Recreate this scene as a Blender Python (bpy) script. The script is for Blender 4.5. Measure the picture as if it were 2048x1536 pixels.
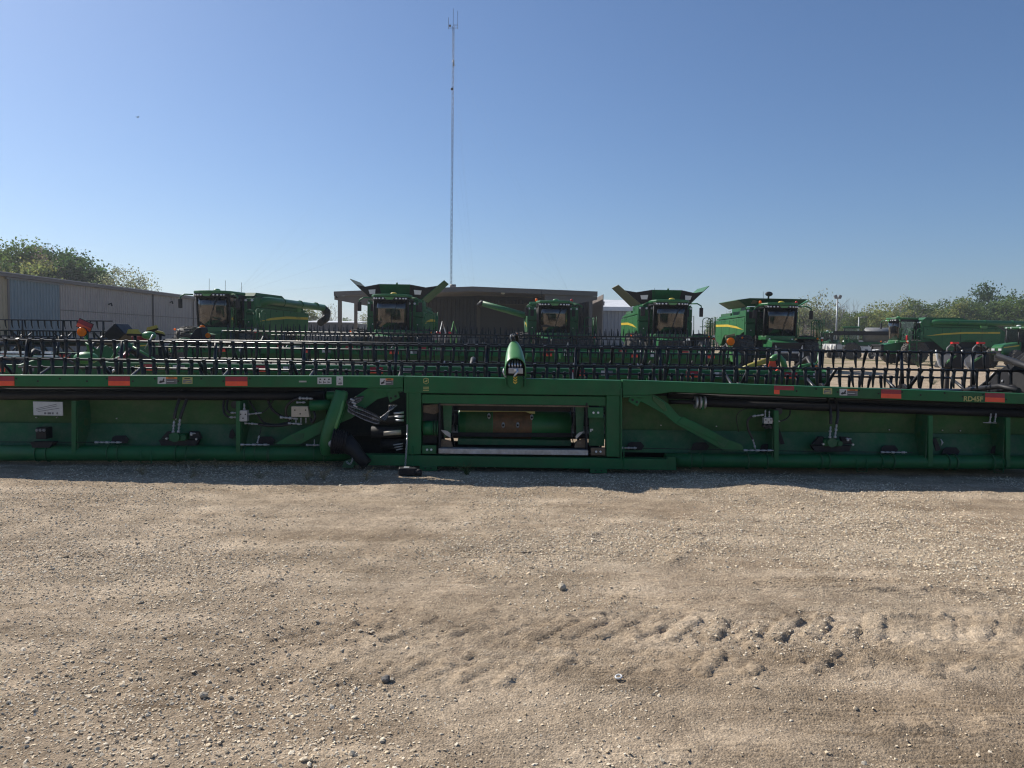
import bpy, bmesh, math, random
import numpy as np
from mathutils import Vector, Matrix

random.seed(7)
RNG = np.random.default_rng(7)
for o in list(bpy.data.objects):
    bpy.data.objects.remove(o, do_unlink=True)
scene = bpy.context.scene
COL = scene.collection
R = math.radians

# ------------------------------------------------------------------ camera
F, CX, CY = 1500.0, 1024.0, 768.0          # focal length and centre in photograph pixels (2048 wide)
CAMZ, PITCH, ROLL = 1.55, math.atan(88 / 1500.0), R(0.8)
cam_data = bpy.data.cameras.new('camera')
cam = bpy.data.objects.new('camera', cam_data)
COL.objects.link(cam)
cam_data.sensor_width = 36.0
cam_data.lens = 36.0 * F / 2048.0
cam_data.clip_start, cam_data.clip_end = 0.1, 4000.0
cam.matrix_world = Matrix.Translation((0, 0, CAMZ)) @ Matrix.Rotation(math.pi / 2 - PITCH, 4, 'X') @ Matrix.Rotation(ROLL, 4, 'Z')
scene.camera = cam

# ------------------------------------------------------------------ sky, sun, exposure
SUN_EL, SUN_AZ = R(40), R(-52)              # azimuth measured from +Y (view direction) towards +X
world = bpy.data.worlds.new('World')
scene.world = world
world.use_nodes = True
wn = world.node_tree.nodes
sky = wn.new('ShaderNodeTexSky')
sky.sky_type = 'NISHITA'
sky.sun_disc = False
sky.sun_elevation = SUN_EL
sky.sun_rotation = SUN_AZ
sky.altitude = 200
sky.air_density = 1.0
sky.dust_density = 0.85
sky.ozone_density = 8.0
wn['Background'].inputs['Strength'].default_value = 0.088
world.node_tree.links.new(sky.outputs[0], wn['Background'].inputs['Color'])
sun_data = bpy.data.lights.new('sun', 'SUN')
sun_data.energy = 5.0
sun_data.angle = R(0.53)
sun_data.color = (1.0, 0.945, 0.86)
sun = bpy.data.objects.new('sun', sun_data)
COL.objects.link(sun)
sd = Vector((math.sin(SUN_AZ) * math.cos(SUN_EL), math.cos(SUN_AZ) * math.cos(SUN_EL), math.sin(SUN_EL)))
sun.rotation_euler = sd.to_track_quat('Z', 'Y').to_euler()
sun.location = sd * 60
scene.view_settings.view_transform = 'Standard'
scene.view_settings.look = 'None'
scene.view_settings.exposure = 0.22
scene.view_settings.gamma = 1.0
scene.view_settings.use_curve_mapping = False
scene.cycles.max_bounces = 6
scene.cycles.transparent_max_bounces = 12
scene.cycles.use_denoising = True
scene.cycles.sample_clamp_indirect = 4.0
scene.cycles.filter_width = 1.2

# ------------------------------------------------------------------ pixel -> place
def P(x, y, Y):
    """the point at distance Y in front of the camera that the photograph shows at pixel (x, y)"""
    u, v = (x - CX) / F, -(y - CY) / F
    c, s = math.cos(ROLL), math.sin(ROLL)
    u0, v0 = u * c - v * s, u * s + v * c
    dy = math.cos(PITCH) + v0 * math.sin(PITCH)
    dz = -math.sin(PITCH) + v0 * math.cos(PITCH)
    return Vector((u0 / dy * Y, Y, CAMZ + dz / dy * Y))

def G(x, y):
    """ground point (z = 0) under pixel (x, y)"""
    u, v = (x - CX) / F, -(y - CY) / F
    c, s = math.cos(ROLL), math.sin(ROLL)
    u0, v0 = u * c - v * s, u * s + v * c
    dy = math.cos(PITCH) + v0 * math.sin(PITCH)
    dz = -math.sin(PITCH) + v0 * math.cos(PITCH)
    t = -CAMZ / dz
    return Vector((u0 * t, dy * t, 0))

# ------------------------------------------------------------------ materials
MATS = {}
def _nodes(name):
    m = bpy.data.materials.new(name)
    m.use_nodes = True
    nt = m.node_tree
    return m, nt, nt.nodes['Principled BSDF']

def N(nt, typ, **kw):
    n = nt.nodes.new(typ)
    for k, v in kw.items():
        if k in ('operation', 'blend_type', 'data_type', 'feature', 'attribute_name', 'attribute_type', 'noise_dimensions', 'distance', 'wave_type', 'bands_direction'):
            setattr(n, k, v)
        else:
            n.inputs[k].default_value = v
    return n

def ramp(nt, fac, p0, p1, c0=(0, 0, 0, 1), c1=(1, 1, 1, 1)):
    n = nt.nodes.new('ShaderNodeValToRGB')
    e = n.color_ramp.elements
    e[0].position, e[1].position = p0, p1
    e[0].color, e[1].color = c0, c1
    nt.links.new(fac, n.inputs[0])
    return n

def mixc(nt, fac, a, b, blend='MIX'):
    n = nt.nodes.new('ShaderNodeMix')
    n.data_type = 'RGBA'
    n.blend_type = blend
    for sock, v in ((n.inputs['Factor'], fac), (n.inputs[6], a), (n.inputs[7], b)):
        if hasattr(v, 'is_output'):
            nt.links.new(v, sock)
        elif isinstance(v, (int, float)):
            sock.default_value = v
        else:
            sock.default_value = (*v, 1) if len(v) == 3 else v
    return n.outputs[2]

def M(name, col, rough=0.5, metal=0.0, var=0.15, scale=5.0, dirt=0.0, dirtcol=(0.25, 0.205, 0.15), bump=0.0, bscale=60.0, spec=0.5, coat=0.0):
    """a painted, cast or woven surface: base colour broken up by noise, optional dust, optional fine relief"""
    if name in MATS:
        return MATS[name]
    m, nt, b = _nodes(name)
    tc = nt.nodes.new('ShaderNodeTexCoord')
    n1 = N(nt, 'ShaderNodeTexNoise', Scale=scale, Detail=6.0, Roughness=0.65)
    nt.links.new(tc.outputs['Object'], n1.inputs['Vector'])
    lo = tuple(c * (1 - var) for c in col)
    hi = tuple(min(1, c * (1 + var)) for c in col)
    r1 = ramp(nt, n1.outputs['Fac'], 0.3, 0.7, (*lo, 1), (*hi, 1))
    out = r1.outputs[0]
    if dirt > 0:
        n2 = N(nt, 'ShaderNodeTexNoise', Scale=scale * 2.7, Detail=8.0, Roughness=0.75)
        nt.links.new(tc.outputs['Object'], n2.inputs['Vector'])
        r2 = ramp(nt, n2.outputs['Fac'], 0.42, 0.78, (0, 0, 0, 1), (dirt, dirt, dirt, 1))
        out = mixc(nt, r2.outputs[0], out, dirtcol)
    nt.links.new(out, b.inputs['Base Color'])
    rr = ramp(nt, n1.outputs['Fac'], 0.25, 0.75, (max(0.02, rough - 0.1),) * 3 + (1,), (min(1, rough + 0.12),) * 3 + (1,))
    nt.links.new(rr.outputs[0], b.inputs['Roughness'])
    b.inputs['Metallic'].default_value = metal
    b.inputs['Specular IOR Level'].default_value = spec
    b.inputs['Coat Weight'].default_value = coat
    if bump > 0:
        n3 = N(nt, 'ShaderNodeTexNoise', Scale=bscale, Detail=4.0)
        nt.links.new(tc.outputs['Object'], n3.inputs['Vector'])
        bp = N(nt, 'ShaderNodeBump', Strength=bump, Distance=0.01)
        nt.links.new(n3.outputs['Fac'], bp.inputs['Height'])
        nt.links.new(bp.outputs[0], b.inputs['Normal'])
    MATS[name] = m
    return m

GREEN = M('green_paint', (0.008, 0.112, 0.034), 0.5, var=0.28, scale=2.2, dirt=0.26, dirtcol=(0.085, 0.10, 0.055), spec=0.35)
GREEN_B = M('green_paint_bright', (0.016, 0.130, 0.036), 0.42, var=0.16, scale=1.5, dirt=0.14, spec=0.4)
GREEN_L = M('green_plastic_light', (0.08, 0.25, 0.075), 0.33, var=0.10, scale=4.0, dirt=0.1)
OLIVE = M('olive_sheet', (0.026, 0.098, 0.024), 0.65, var=0.25, scale=2.2, dirt=0.25)
GREEN_D = M('green_lower_sheet', (0.008, 0.094, 0.030), 0.6, var=0.25, scale=2.0, dirt=0.3)
BLACK = M('black_plastic', (0.010, 0.010, 0.012), 0.55, var=0.3, scale=8, dirt=0.05, spec=0.35)
BLACK_M = M('black_matte', (0.010, 0.010, 0.012), 0.75, var=0.3, scale=8, dirt=0.08)
RUBBER = M('tyre_rubber', (0.030, 0.029, 0.028), 0.8, var=0.3, scale=4, dirt=0.65, dirtcol=(0.20, 0.17, 0.135))
REELP = M('reel_black_steel', (0.012, 0.013, 0.017), 0.36, var=0.25, scale=6, dirt=0.12)
TINEP = M('tine_plastic', (0.011, 0.012, 0.015), 0.45, var=0.25, scale=15, dirt=0.08)
STEEL = M('bright_steel', (0.55, 0.56, 0.58), 0.3, 0.9, var=0.15, scale=30)
ZINC = M('zinc_plated', (0.48, 0.49, 0.50), 0.45, 0.6, var=0.2, scale=18, dirt=0.2)
HOSE = M('hose_rubber', (0.010, 0.010, 0.011), 0.5, var=0.2, scale=20, dirt=0.15)
YELLOW = M('yellow_paint', (0.62, 0.44, 0.03), 0.45, var=0.12, scale=3, dirt=0.2)
YEL_DULL = M('yellow_dull', (0.40, 0.33, 0.05), 0.5, var=0.2, scale=6, dirt=0.35)
REDREF = M('red_reflector', (0.30, 0.012, 0.03), 0.35, var=0.15, scale=12, dirt=0.15)
ORGREF = M('orange_reflector', (0.85, 0.085, 0.03), 0.35, var=0.10, scale=12, dirt=0.12)
AMBER = M('amber_lens', (0.95, 0.30, 0.01), 0.2, var=0.1, scale=20)
def _backlit(m, col, f):
    nt = m.node_tree
    b = nt.nodes['Principled BSDF']
    tr = N(nt, 'ShaderNodeBsdfTranslucent', Color=(*col, 1))
    mx = nt.nodes.new('ShaderNodeMixShader')
    mx.inputs[0].default_value = f
    nt.links.new(b.outputs[0], mx.inputs[1]); nt.links.new(tr.outputs[0], mx.inputs[2])
    nt.links.new(mx.outputs[0], nt.nodes['Material Output'].inputs['Surface'])
_backlit(AMBER, (1.0, 0.36, 0.02), 0.6)
REDLENS = M('red_lens', (0.55, 0.02, 0.02), 0.2, var=0.1, scale=20)
WHITE = M('white_paint', (0.72, 0.72, 0.70), 0.45, var=0.08, scale=3, dirt=0.2)
DECALW = M('decal_white', (0.55, 0.56, 0.55), 0.5, var=0.08, scale=20, dirt=0.3)
DECALY = M('decal_yellow', (0.42, 0.40, 0.13), 0.5, var=0.1, scale=20, dirt=0.3)
DECALO = M('decal_orange', (0.70, 0.20, 0.04), 0.5, var=0.1, scale=20, dirt=0.15)
DECALK = M('decal_black', (0.02, 0.02, 0.022), 0.5, var=0.1, scale=20)
DECALG = M('decal_grey', (0.16, 0.16, 0.17), 0.5, var=0.15, scale=60)
GREYM = M('grey_manifold', (0.40, 0.40, 0.40), 0.45, 0.3, var=0.12, scale=14, dirt=0.2)
BEIGEM = M('beige_manifold', (0.46, 0.40, 0.31), 0.5, 0.1, var=0.12, scale=14, dirt=0.2)
RUSTD = M('rusty_drum', (0.15, 0.075, 0.035), 0.65, var=0.5, scale=9, dirt=0.5, dirtcol=(0.03, 0.085, 0.03))
SILL = M('worn_steel_sill', (0.42, 0.42, 0.43), 0.42, 0.5, var=0.35, scale=9, dirt=0.45, dirtcol=(0.05, 0.055, 0.055))
STRAW = M('straw', (0.42, 0.33, 0.17), 0.8, var=0.3, scale=25)
MUD = M('packed_dirt', (0.16, 0.115, 0.075), 0.95, var=0.35, scale=16, bump=0.6)
CABIN = M('cab_interior', (0.038, 0.037, 0.036), 0.8, var=0.3, scale=6)
TAN = M('tan_seat', (0.05, 0.046, 0.042), 0.8, var=0.2, scale=6)
KHAKI = M('khaki_panel', (0.20, 0.19, 0.10), 0.6, var=0.18, scale=3, dirt=0.2)
LAMPW = M('lamp_white', (0.75, 0.77, 0.78), 0.15, var=0.05, scale=10)
GREYP = M('grey_paint', (0.17, 0.175, 0.18), 0.5, var=0.15, scale=4, dirt=0.3)
GALV = M('galvanised_pole', (0.33, 0.34, 0.35), 0.5, 0.4, var=0.15, scale=3)

def glass_mat(name, tint, gloss=0.12, rough=0.03):
    m, nt, b = _nodes(name)
    nt.nodes.remove(b)
    tr = N(nt, 'ShaderNodeBsdfTransparent', Color=(*tint, 1))
    gl = N(nt, 'ShaderNodeBsdfGlossy', Color=(1, 1, 1, 1), Roughness=rough)
    tc = nt.nodes.new('ShaderNodeTexCoord')
    no = N(nt, 'ShaderNodeTexNoise', Scale=3.0, Detail=5.0)
    nt.links.new(tc.outputs['Object'], no.inputs['Vector'])
    fr = N(nt, 'ShaderNodeFresnel', IOR=1.5)
    ad = N(nt, 'ShaderNodeMath', operation='MULTIPLY_ADD')
    ad.inputs[1].default_value = 1.0
    rp = ramp(nt, no.outputs['Fac'], 0.3, 0.7, (gloss * 0.3,) * 3 + (1,), (gloss,) * 3 + (1,))
    nt.links.new(fr.outputs[0], ad.inputs[0])
    nt.links.new(rp.outputs[0], ad.inputs[2])
    mx = nt.nodes.new('ShaderNodeMixShader')
    nt.links.new(ad.outputs[0], mx.inputs[0])
    nt.links.new(tr.outputs[0], mx.inputs[1])
    nt.links.new(gl.outputs[0], mx.inputs[2])
    nt.links.new(mx.outputs[0], nt.nodes['Material Output'].inputs['Surface'])
    return m
GLASS = glass_mat('tinted_glass', (0.34, 0.32, 0.30), 0.08, 0.08)
GLASS_C = glass_mat('clear_glass', (0.62, 0.68, 0.64), 0.06)

# ------------------------------------------------------------------ mesh builder
class MB:
    def __init__(s):
        s.v, s.f, s.sm = [], [], []
    def _add(s, vs, fs, smooth=False):
        b = len(s.v)
        s.v.extend([tuple(v) for v in vs])
        s.f.extend([tuple(b + i for i in f) for f in fs])
        s.sm.extend([smooth] * len(fs))
        return s
    def box(s, c, d, rot=None):
        hx, hy, hz = d[0] / 2, d[1] / 2, d[2] / 2
        vs = [Vector((x, y, z)) for z in (-hz, hz) for y in (-hy, hy) for x in (-hx, hx)]
        if rot is not None:
            vs = [rot @ v for v in vs]
        vs = [v + Vector(c) for v in vs]
        return s._add(vs, [(0, 2, 3, 1), (4, 5, 7, 6), (0, 1, 5, 4), (2, 6, 7, 3), (0, 4, 6, 2), (1, 3, 7, 5)])
    def b2(s, lo, hi):
        return s.box([(a + b) / 2 for a, b in zip(lo, hi)], [abs(b - a) for a, b in zip(lo, hi)])
    def ext(s, pts, vec, smooth=False):
        n = len(pts)
        pts = [Vector(p) for p in pts]
        vec = Vector(vec)
        nr = Vector((0, 0, 0))
        for i in range(n):
            nr += (pts[i] - pts[0]).cross(pts[(i + 1) % n] - pts[0])
        if nr.dot(vec) > 0:
            pts = pts[::-1]
        vs = pts + [p + vec for p in pts]
        s._add(vs, [tuple(range(n)), tuple(range(2 * n - 1, n - 1, -1))])
        b = len(s.v) - 2 * n
        for i in range(n):
            j = (i + 1) % n
            s.f.append((b + j, b + i, b + n + i, b + n + j))
            s.sm.append(smooth)
        return s
    def tube(s, pts, r, n=8, caps=True, flat=1.0):
        pts = [Vector(p) for p in pts]
        m = len(pts)
        rs = list(r) if hasattr(r, '__len__') else [r] * m
        tang = []
        for i in range(m):
            t = (pts[min(i + 1, m - 1)] - pts[max(i - 1, 0)])
            tang.append(t.normalized() if t.length > 1e-9 else Vector((0, 0, 1)))
        up = Vector((0, 0, 1)) if abs(tang[0].z) < 0.9 else Vector((0, 1, 0))
        a = tang[0].cross(up).normalized()
        b0 = len(s.v)
        for i in range(m):
            a = (a - tang[i] * a.dot(tang[i]))
            a = a.normalized() if a.length > 1e-6 else tang[i].orthogonal().normalized()
            c = tang[i].cross(a)
            for k in range(n):
                th = 2 * math.pi * (k + 0.5) / n
                s.v.append(tuple(pts[i] + (a * math.cos(th) + c * math.sin(th) * flat) * rs[i]))
        for i in range(m - 1):
            for k in range(n):
                k2 = (k + 1) % n
                s.f.append((b0 + i * n + k, b0 + i * n + k2, b0 + (i + 1) * n + k2, b0 + (i + 1) * n + k))
                s.sm.append(n > 5)
        if caps:
            s.f.append(tuple(b0 + k for k in range(n))[::-1]); s.sm.append(False)
            s.f.append(tuple(b0 + (m - 1) * n + k for k in range(n))); s.sm.append(False)
        return s
    def cyl(s, p0, p1, r0, r1=None, n=16):
        return s.tube([p0, p1], [r0, r0 if r1 is None else r1], n)
    def lathe(s, prof, o, ax, n=24, smooth=True):
        """prof: list of (along axis, radius)"""
        o, ax = Vector(o), Vector(ax).normalized()
        a = ax.orthogonal().normalized()
        c = ax.cross(a)
        b0 = len(s.v)
        for (h, r) in prof:
            for k in range(n):
                th = 2 * math.pi * k / n
                s.v.append(tuple(o + ax * h + (a * math.cos(th) + c * math.sin(th)) * r))
        for i in range(len(prof) - 1):
            for k in range(n):
                k2 = (k + 1) % n
                s.f.append((b0 + i * n + k, b0 + i * n + k2, b0 + (i + 1) * n + k2, b0 + (i + 1) * n + k))
                s.sm.append(smooth)
        s.f.append(tuple(b0 + k for k in range(n))[::-1]); s.sm.append(False)
        e = b0 + (len(prof) - 1) * n
        s.f.append(tuple(e + k for k in range(n))); s.sm.append(False)
        return s
    def ball(s, c, r, nu=12, nv=8, sc=(1, 1, 1)):
        prof = []
        c = Vector(c)
        b0 = len(s.v)
        for j in range(nv + 1):
            ph = math.pi * j / nv
            for i in range(nu):
                th = 2 * math.pi * i / nu
                s.v.append((c.x + r * sc[0] * math.sin(ph) * math.cos(th), c.y + r * sc[1] * math.sin(ph) * math.sin(th), c.z + r * sc[2] * math.cos(ph)))
        for j in range(nv):
            for i in range(nu):
                i2 = (i + 1) % nu
                s.f.append((b0 + j * nu + i, b0 + (j + 1) * nu + i, b0 + (j + 1) * nu + i2, b0 + j * nu + i2))
                s.sm.append(True)
        return s
    def mesh(s, name, mat, off=(0, 0, 0)):
        me = bpy.data.meshes.new(name)
        ox, oy, oz = off
        me.from_pydata([(v[0] - ox, v[1] - oy, v[2] - oz) for v in s.v], [], s.f)
        me.polygons.foreach_set('use_smooth', s.sm)
        me.materials.append(mat)
        me.update()
        return me
    def build(s, name, mat, parent=None, bevel=0.0):
        off = ORG.get(parent.name, (0, 0, 0)) if parent is not None else (0, 0, 0)
        o = bpy.data.objects.new(name, s.mesh(name, mat, off))
        COL.objects.link(o)
        if parent is not None:
            o.parent = parent
            ORG[o.name] = off
        if bevel > 0:
            md = o.modifiers.new('edge', 'BEVEL')
            md.width, md.segments, md.limit_method, md.angle_limit = bevel, 2, 'ANGLE', R(40)
        return o

ORG = {}        # world offset of the thing each part belongs to
def tag(o, label=None, cat=None, group=None, kind=None):
    for k, v in (('label', label), ('category', cat), ('group', group), ('kind', kind)):
        if v:
            o[k] = v
    return o
def empty(name, loc=(0, 0, 0), label=None, cat=None, group=None):
    o = bpy.data.objects.new(name, None)
    o.empty_display_size = 0.2
    o.location = loc
    COL.objects.link(o)
    ORG[o.name] = tuple(loc)
    return tag(o, label, cat, group)
def inst(name, mesh, parent, loc, rot=(0, 0, 0), scale=(1, 1, 1)):
    o = bpy.data.objects.new(name, mesh)
    COL.objects.link(o)
    o.parent = parent
    o.location, o.rotation_euler, o.scale = loc, rot, scale
    return o
def text(name, body, mat, parent, loc, size, rot=(math.pi / 2, 0, 0), ext=0.0015, sx=1.0, align='CENTER', bold=0.0):
    cu = bpy.data.curves.new(name, 'FONT')
    cu.body = body
    cu.size = size
    cu.extrude = ext
    cu.offset = bold
    cu.align_x, cu.align_y = align, 'CENTER'
    cu.materials.append(mat)
    tmp = bpy.data.objects.new(name, cu)
    me = bpy.data.meshes.new_from_object(tmp)
    bpy.data.objects.remove(tmp)
    o = bpy.data.objects.new(name, me)
    COL.objects.link(o)
    off = Vector(ORG.get(parent.name, (0, 0, 0))) if parent else Vector((0, 0, 0))
    o.parent = parent
    o.location = Vector(loc) - off
    o.rotation_euler = rot
    o.scale = (sx, 1, 1)
    return o
# ------------------------------------------------------------------ ground
class VN:
    """tiling value noise on a lattice, smooth interpolation"""
    def __init__(s, seed, n=256):
        s.g = np.random.default_rng(seed).random((n, n)) * 2 - 1
        s.n = n
    def __call__(s, x, y):
        xi, yi = np.floor(x).astype(int), np.floor(y).astype(int)
        fx, fy = x - xi, y - yi
        fx, fy = fx * fx * (3 - 2 * fx), fy * fy * (3 - 2 * fy)
        n = s.n
        x0, x1, y0, y1 = xi % n, (xi + 1) % n, yi % n, (yi + 1) % n
        g = s.g
        return (g[y0, x0] * (1 - fx) + g[y0, x1] * fx) * (1 - fy) + (g[y1, x0] * (1 - fx) + g[y1, x1] * fx) * fy
V1, V2, V3, V4, V5 = VN(1), VN(2), VN(3), VN(4), VN(5)
def sstep(a, b, x):
    t = np.clip((x - a) / (b - a), 0, 1)
    return t * t * (3 - 2 * t)
def band(x, a, b, s):
    return sstep(a - s, a + s, x) * (1 - sstep(b - s, b + s, x))

def track_mask(x, y):
    """where the tractor tyre print lies: 0..1"""
    yc = 3.72 + 0.05 * x + 0.05 * np.sin(x * 0.9)
    s = (y - yc) / 0.46
    m = (1 - sstep(0.75, 1.1, np.abs(s))) * band(x, -1.6, 3.0, 0.5)
    return m, s
LUGS = []
_lr = random.Random(42)
for _i in range(27):
    _x = -1.75 + 0.185 * _i
    _yc = 3.72 + 0.05 * _x
    _e = max(0.25, 1.0 - 0.75 * abs(_i - 16) / 14)
    _j = lambda s_: _lr.gauss(0, s_)
    if _lr.random() > 0.12:
        _l = _lr.uniform(0.6, 1.1)
        LUGS.append((_x + _j(0.02), _yc + 0.08 + _j(0.02), _x + 0.20 * _l + _j(0.02), _yc + 0.08 + 0.28 * _l + _j(0.03), (0.0165 * _e + 0.003) * _lr.uniform(0.6, 1.25), _lr.uniform(0.034, 0.050)))
    if _lr.random() > 0.2:
        _l = _lr.uniform(0.5, 1.0)
        LUGS.append((_x + 0.06 + _j(0.02), _yc - 0.36 + _j(0.03), _x + 0.06 + 0.17 * _l + _j(0.02), _yc - 0.36 + 0.25 * _l + _j(0.03), (0.0145 * _e + 0.003) * _lr.uniform(0.5, 1.2), _lr.uniform(0.028, 0.042)))
    if _lr.random() > 0.35:
        LUGS.append((_x + 0.02 + _j(0.02), _yc - 0.02 + _j(0.015), _x + 0.22 + _j(0.03), _yc - 0.17 + _j(0.03), (0.0145 * _e + 0.003) * _lr.uniform(0.5, 1.2), _lr.uniform(0.026, 0.038)))
def ground_h(x, y):
    near = 1 - sstep(11.0, 16.0, y)
    tilt = -0.009 * np.clip(x, -7, 7) * sstep(5.6, 7.4, y) * (1 - sstep(10.0, 12.0, y))
    big = 0.028 * V1(x * 0.33 + 9, y * 0.4 + 3) + 0.012 * V2(x * 1.1, y * 1.3)
    front = 1 - sstep(8.1, 8.8, y)
    h = big * (0.35 + 0.65 * front) + tilt
    # ridge right of centre that bends the edge of the shade
    h = h + 0.05 * np.exp(-((x - 2.75) / 0.55) ** 2 - ((y - 7.85) / 0.5) ** 2) - 0.03 * np.exp(-((x - 3.6) / 0.5) ** 2 - ((y - 7.7) / 0.4) ** 2)
    h = h + near * (0.005 * V3(x * 4.3, y * 4.7) + 0.0042 * V4(x * 11, y * 12) + 0.0036 * V5(x * 27, y * 29) + 0.0022 * V1(x * 55, y * 57))
    h = h + near * front * 0.0045 * V2(x * 0.7 + 3, y * 7.5) * sstep(-0.2, 0.5, V4(x * 0.4, y * 0.9 + 7)) + near * front * 0.0028 * V3(x * 1.5, y * 21) * sstep(0.0, 0.5, V5(x * 0.5 + 2, y * 1.3))
    # tractor tyre print: two rows of slanted lug bars, each worn and broken in its own way
    m, s = track_mask(x, y)
    near_t = (y > 2.9) & (y < 4.7) & (x > -2.2) & (x < 3.6)
    if np.any(near_t):
        xs, ys = x[near_t], y[near_t]
        add, dip = np.zeros_like(xs), np.zeros_like(xs)
        rough = 0.008 * V4(xs * 22, ys * 24) + 0.006 * V5(xs * 50, ys * 52)
        for (ax, ay, bx, by, am, wd) in LUGS:
            ux, uy = bx - ax, by - ay
            t = np.clip(((xs - ax) * ux + (ys - ay) * uy) / (ux * ux + uy * uy), 0, 1)
            d = np.hypot(xs - ax - t * ux, ys - ay - t * uy) + rough
            side = np.clip((-(xs - ax) * uy + (ys - ay) * ux) / (math.hypot(ux, uy) * wd), -1, 1)
            w = 1 - sstep(wd * 0.84, wd * 1.04, d)
            add = np.maximum(add, am * w * (0.86 + 0.25 * V3(xs * 9 + ax * 7, ys * 9)))
            dip = np.maximum(dip, 0.28 * am * np.exp(-((d - wd * 1.4) / (wd * 0.4)) ** 2))
        crumb = sstep(0.2, 0.65, V5(xs * 19, ys * 21)) * 0.008 + 0.004 * V4(xs * 37, ys * 39)
        h = h.copy()
        h[near_t] += add * (0.8 + 0.2 * V2(xs * 5, ys * 5)) - np.where(add > 0.003, 0, dip) + m[near_t] * crumb
    # clods along the edge of the prints
    for (yc, x0, x1, a) in ((4.62, 2.0, 3.6, 0.016), (4.14, -0.55, 3.0, 0.013), (3.28, 0.2, 1.4, 0.010), (2.98, 1.5, 2.05, 0.018), (4.35, 1.3, 2.2, 0.010)):
        mm = np.exp(-((y - yc - 0.06 * V1(x * 1.3, y * 0 + yc)) / 0.07) ** 2) * band(x, x0, x1, 0.2)
        h = h + mm * a * sstep(0.05, 0.5, V5(x * 9 + yc, y * 11)) * (1 + 0.6 * V2(x * 31, y * 33))
    # narrow ribbed tyre lines running across
    for (yc, x0, x1, w, a) in ((4.72, 1.45, 2.6, 0.08, 0.013), (4.47, 1.9, 2.9, 0.06, 0.010), (5.35, -0.2, 1.3, 0.06, 0.008), (4.42, 0.55, 1.4, 0.05, 0.010), (4.60, 0.4, 3.4, 0.05, 0.006), (5.05, 0.8, 3.6, 0.07, 0.006),
                               (3.05, 1.1, 2.4, 0.12, 0.008), (5.9, 1.4, 2.4, 0.06, 0.010), (6.9, 0.6, 2.9, 0.08, 0.010), (2.95, 2.0, 3.2, 0.1, 0.008), (4.9, -1.4, -0.9, 0.02, 0.014), (2.75, -0.2, 2.6, 0.10, 0.006), (6.35, 2.0, 4.4, 0.07, 0.007)):
        mm = np.exp(-((y - yc - 0.03 * x) / w) ** 2) * band(x, x0, x1, 0.15)
        h = h + mm * a * np.sin((y - 0.03 * x) * 2 * np.pi / 0.034 + 0.5 * V3(x * 2, y * 2)) * (0.6 + 0.4 * V2(x * 12, y))
    # diagonal scrape marks
    d1 = (x * 0.86 - y * 0.5)
    for (q, x0, x1, y0, y1, a) in ((-1.65, -1.2, 0.6, 3.6, 4.8, 0.014), (-2.2, -1.5, -0.3, 3.4, 4.4, 0.010), (-2.35, 0.2, 2.6, 5.5, 6.6, 0.022), (-1.6, 0.9, 2.6, 5.0, 6.4, 0.018), (-3.6, -3, -1.0, 3.2, 5.5, 0.010)):
        mm = np.exp(-((d1 - q - 0.04 * V2(x * 1.2, y * 1.2)) / 0.05) ** 2) * band(x, x0, x1, 0.3) * band(y, y0, y1, 0.3)
        h = h + mm * a * (0.4 + 0.6 * V4(x * 8, y * 8))
    return h

def stone_density(x, y):
    d = 0.42 + 0.55 * V3(x * 0.8 + 2, y * 1.0 + 5) + 0.30 * V4(x * 2.2, y * 2.6)
    def blob(cx, cy, sx, sy, a):
        return a * np.exp(-((x - cx) / sx) ** 2 - ((y - cy) / sy) ** 2)
    d = d + blob(3.1, 6.2, 1.3, 0.6, 0.9) + blob(3.2, 5.3, 0.6, 0.3, 0.6) + blob(0.2, 5.4, 0.7, 0.5, 0.55) + blob(1.4, 5.6, 0.9, 0.35, 0.5)
    d = d + blob(-2.0, 3.4, 0.8, 0.6, 0.25) + blob(-1.0, 2.75, 0.7, 0.12, 0.7) + blob(-0.75, 3.2, 0.5, 0.3, 0.5) + blob(-2.6, 4.8, 1.2, 0.8, 0.4) + blob(2.5, 2.75, 0.4, 0.2, 0.4)
    m, s = track_mask(x, y)
    d = d - 0.45 * m - blob(1.4, 4.6, 1.2, 0.35, 0.45) - blob(-0.5, 4.5, 0.9, 0.4, 0.25) - blob(1.6, 3.0, 1.2, 0.25, 0.3)
    return np.clip(d, 0.04, 1.6)

def spaced(segs):
    out = [segs[0][0]]
    for a, b, n in segs:
        out.extend(list(np.linspace(a, b, n + 1)[1:]))
    return np.array(out)
gx = spaced([(-900, -120, 8), (-120, -30, 14), (-30, -6.6, 40), (-6.6, 6.6, 800), (6.6, 30, 40), (30, 120, 14), (120, 900, 8)])
gy = spaced([(-60, 1.8, 8), (1.8, 4.9, 250), (4.9, 9.2, 200), (9.2, 16, 60), (16, 60, 50), (60, 200, 20), (200, 1500, 14)])
GX, GY = np.meshgrid(gx, gy)
GZ = ground_h(GX, GY)
nxg, nyg = len(gx), len(gy)
gv = np.stack([GX.ravel(), GY.ravel(), GZ.ravel()], 1)
ii = np.arange(nyg - 1)[:, None] * nxg + np.arange(nxg - 1)[None, :]
gf = np.stack([ii, ii + 1, ii + nxg + 1, ii + nxg], 2).reshape(-1, 4)

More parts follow.
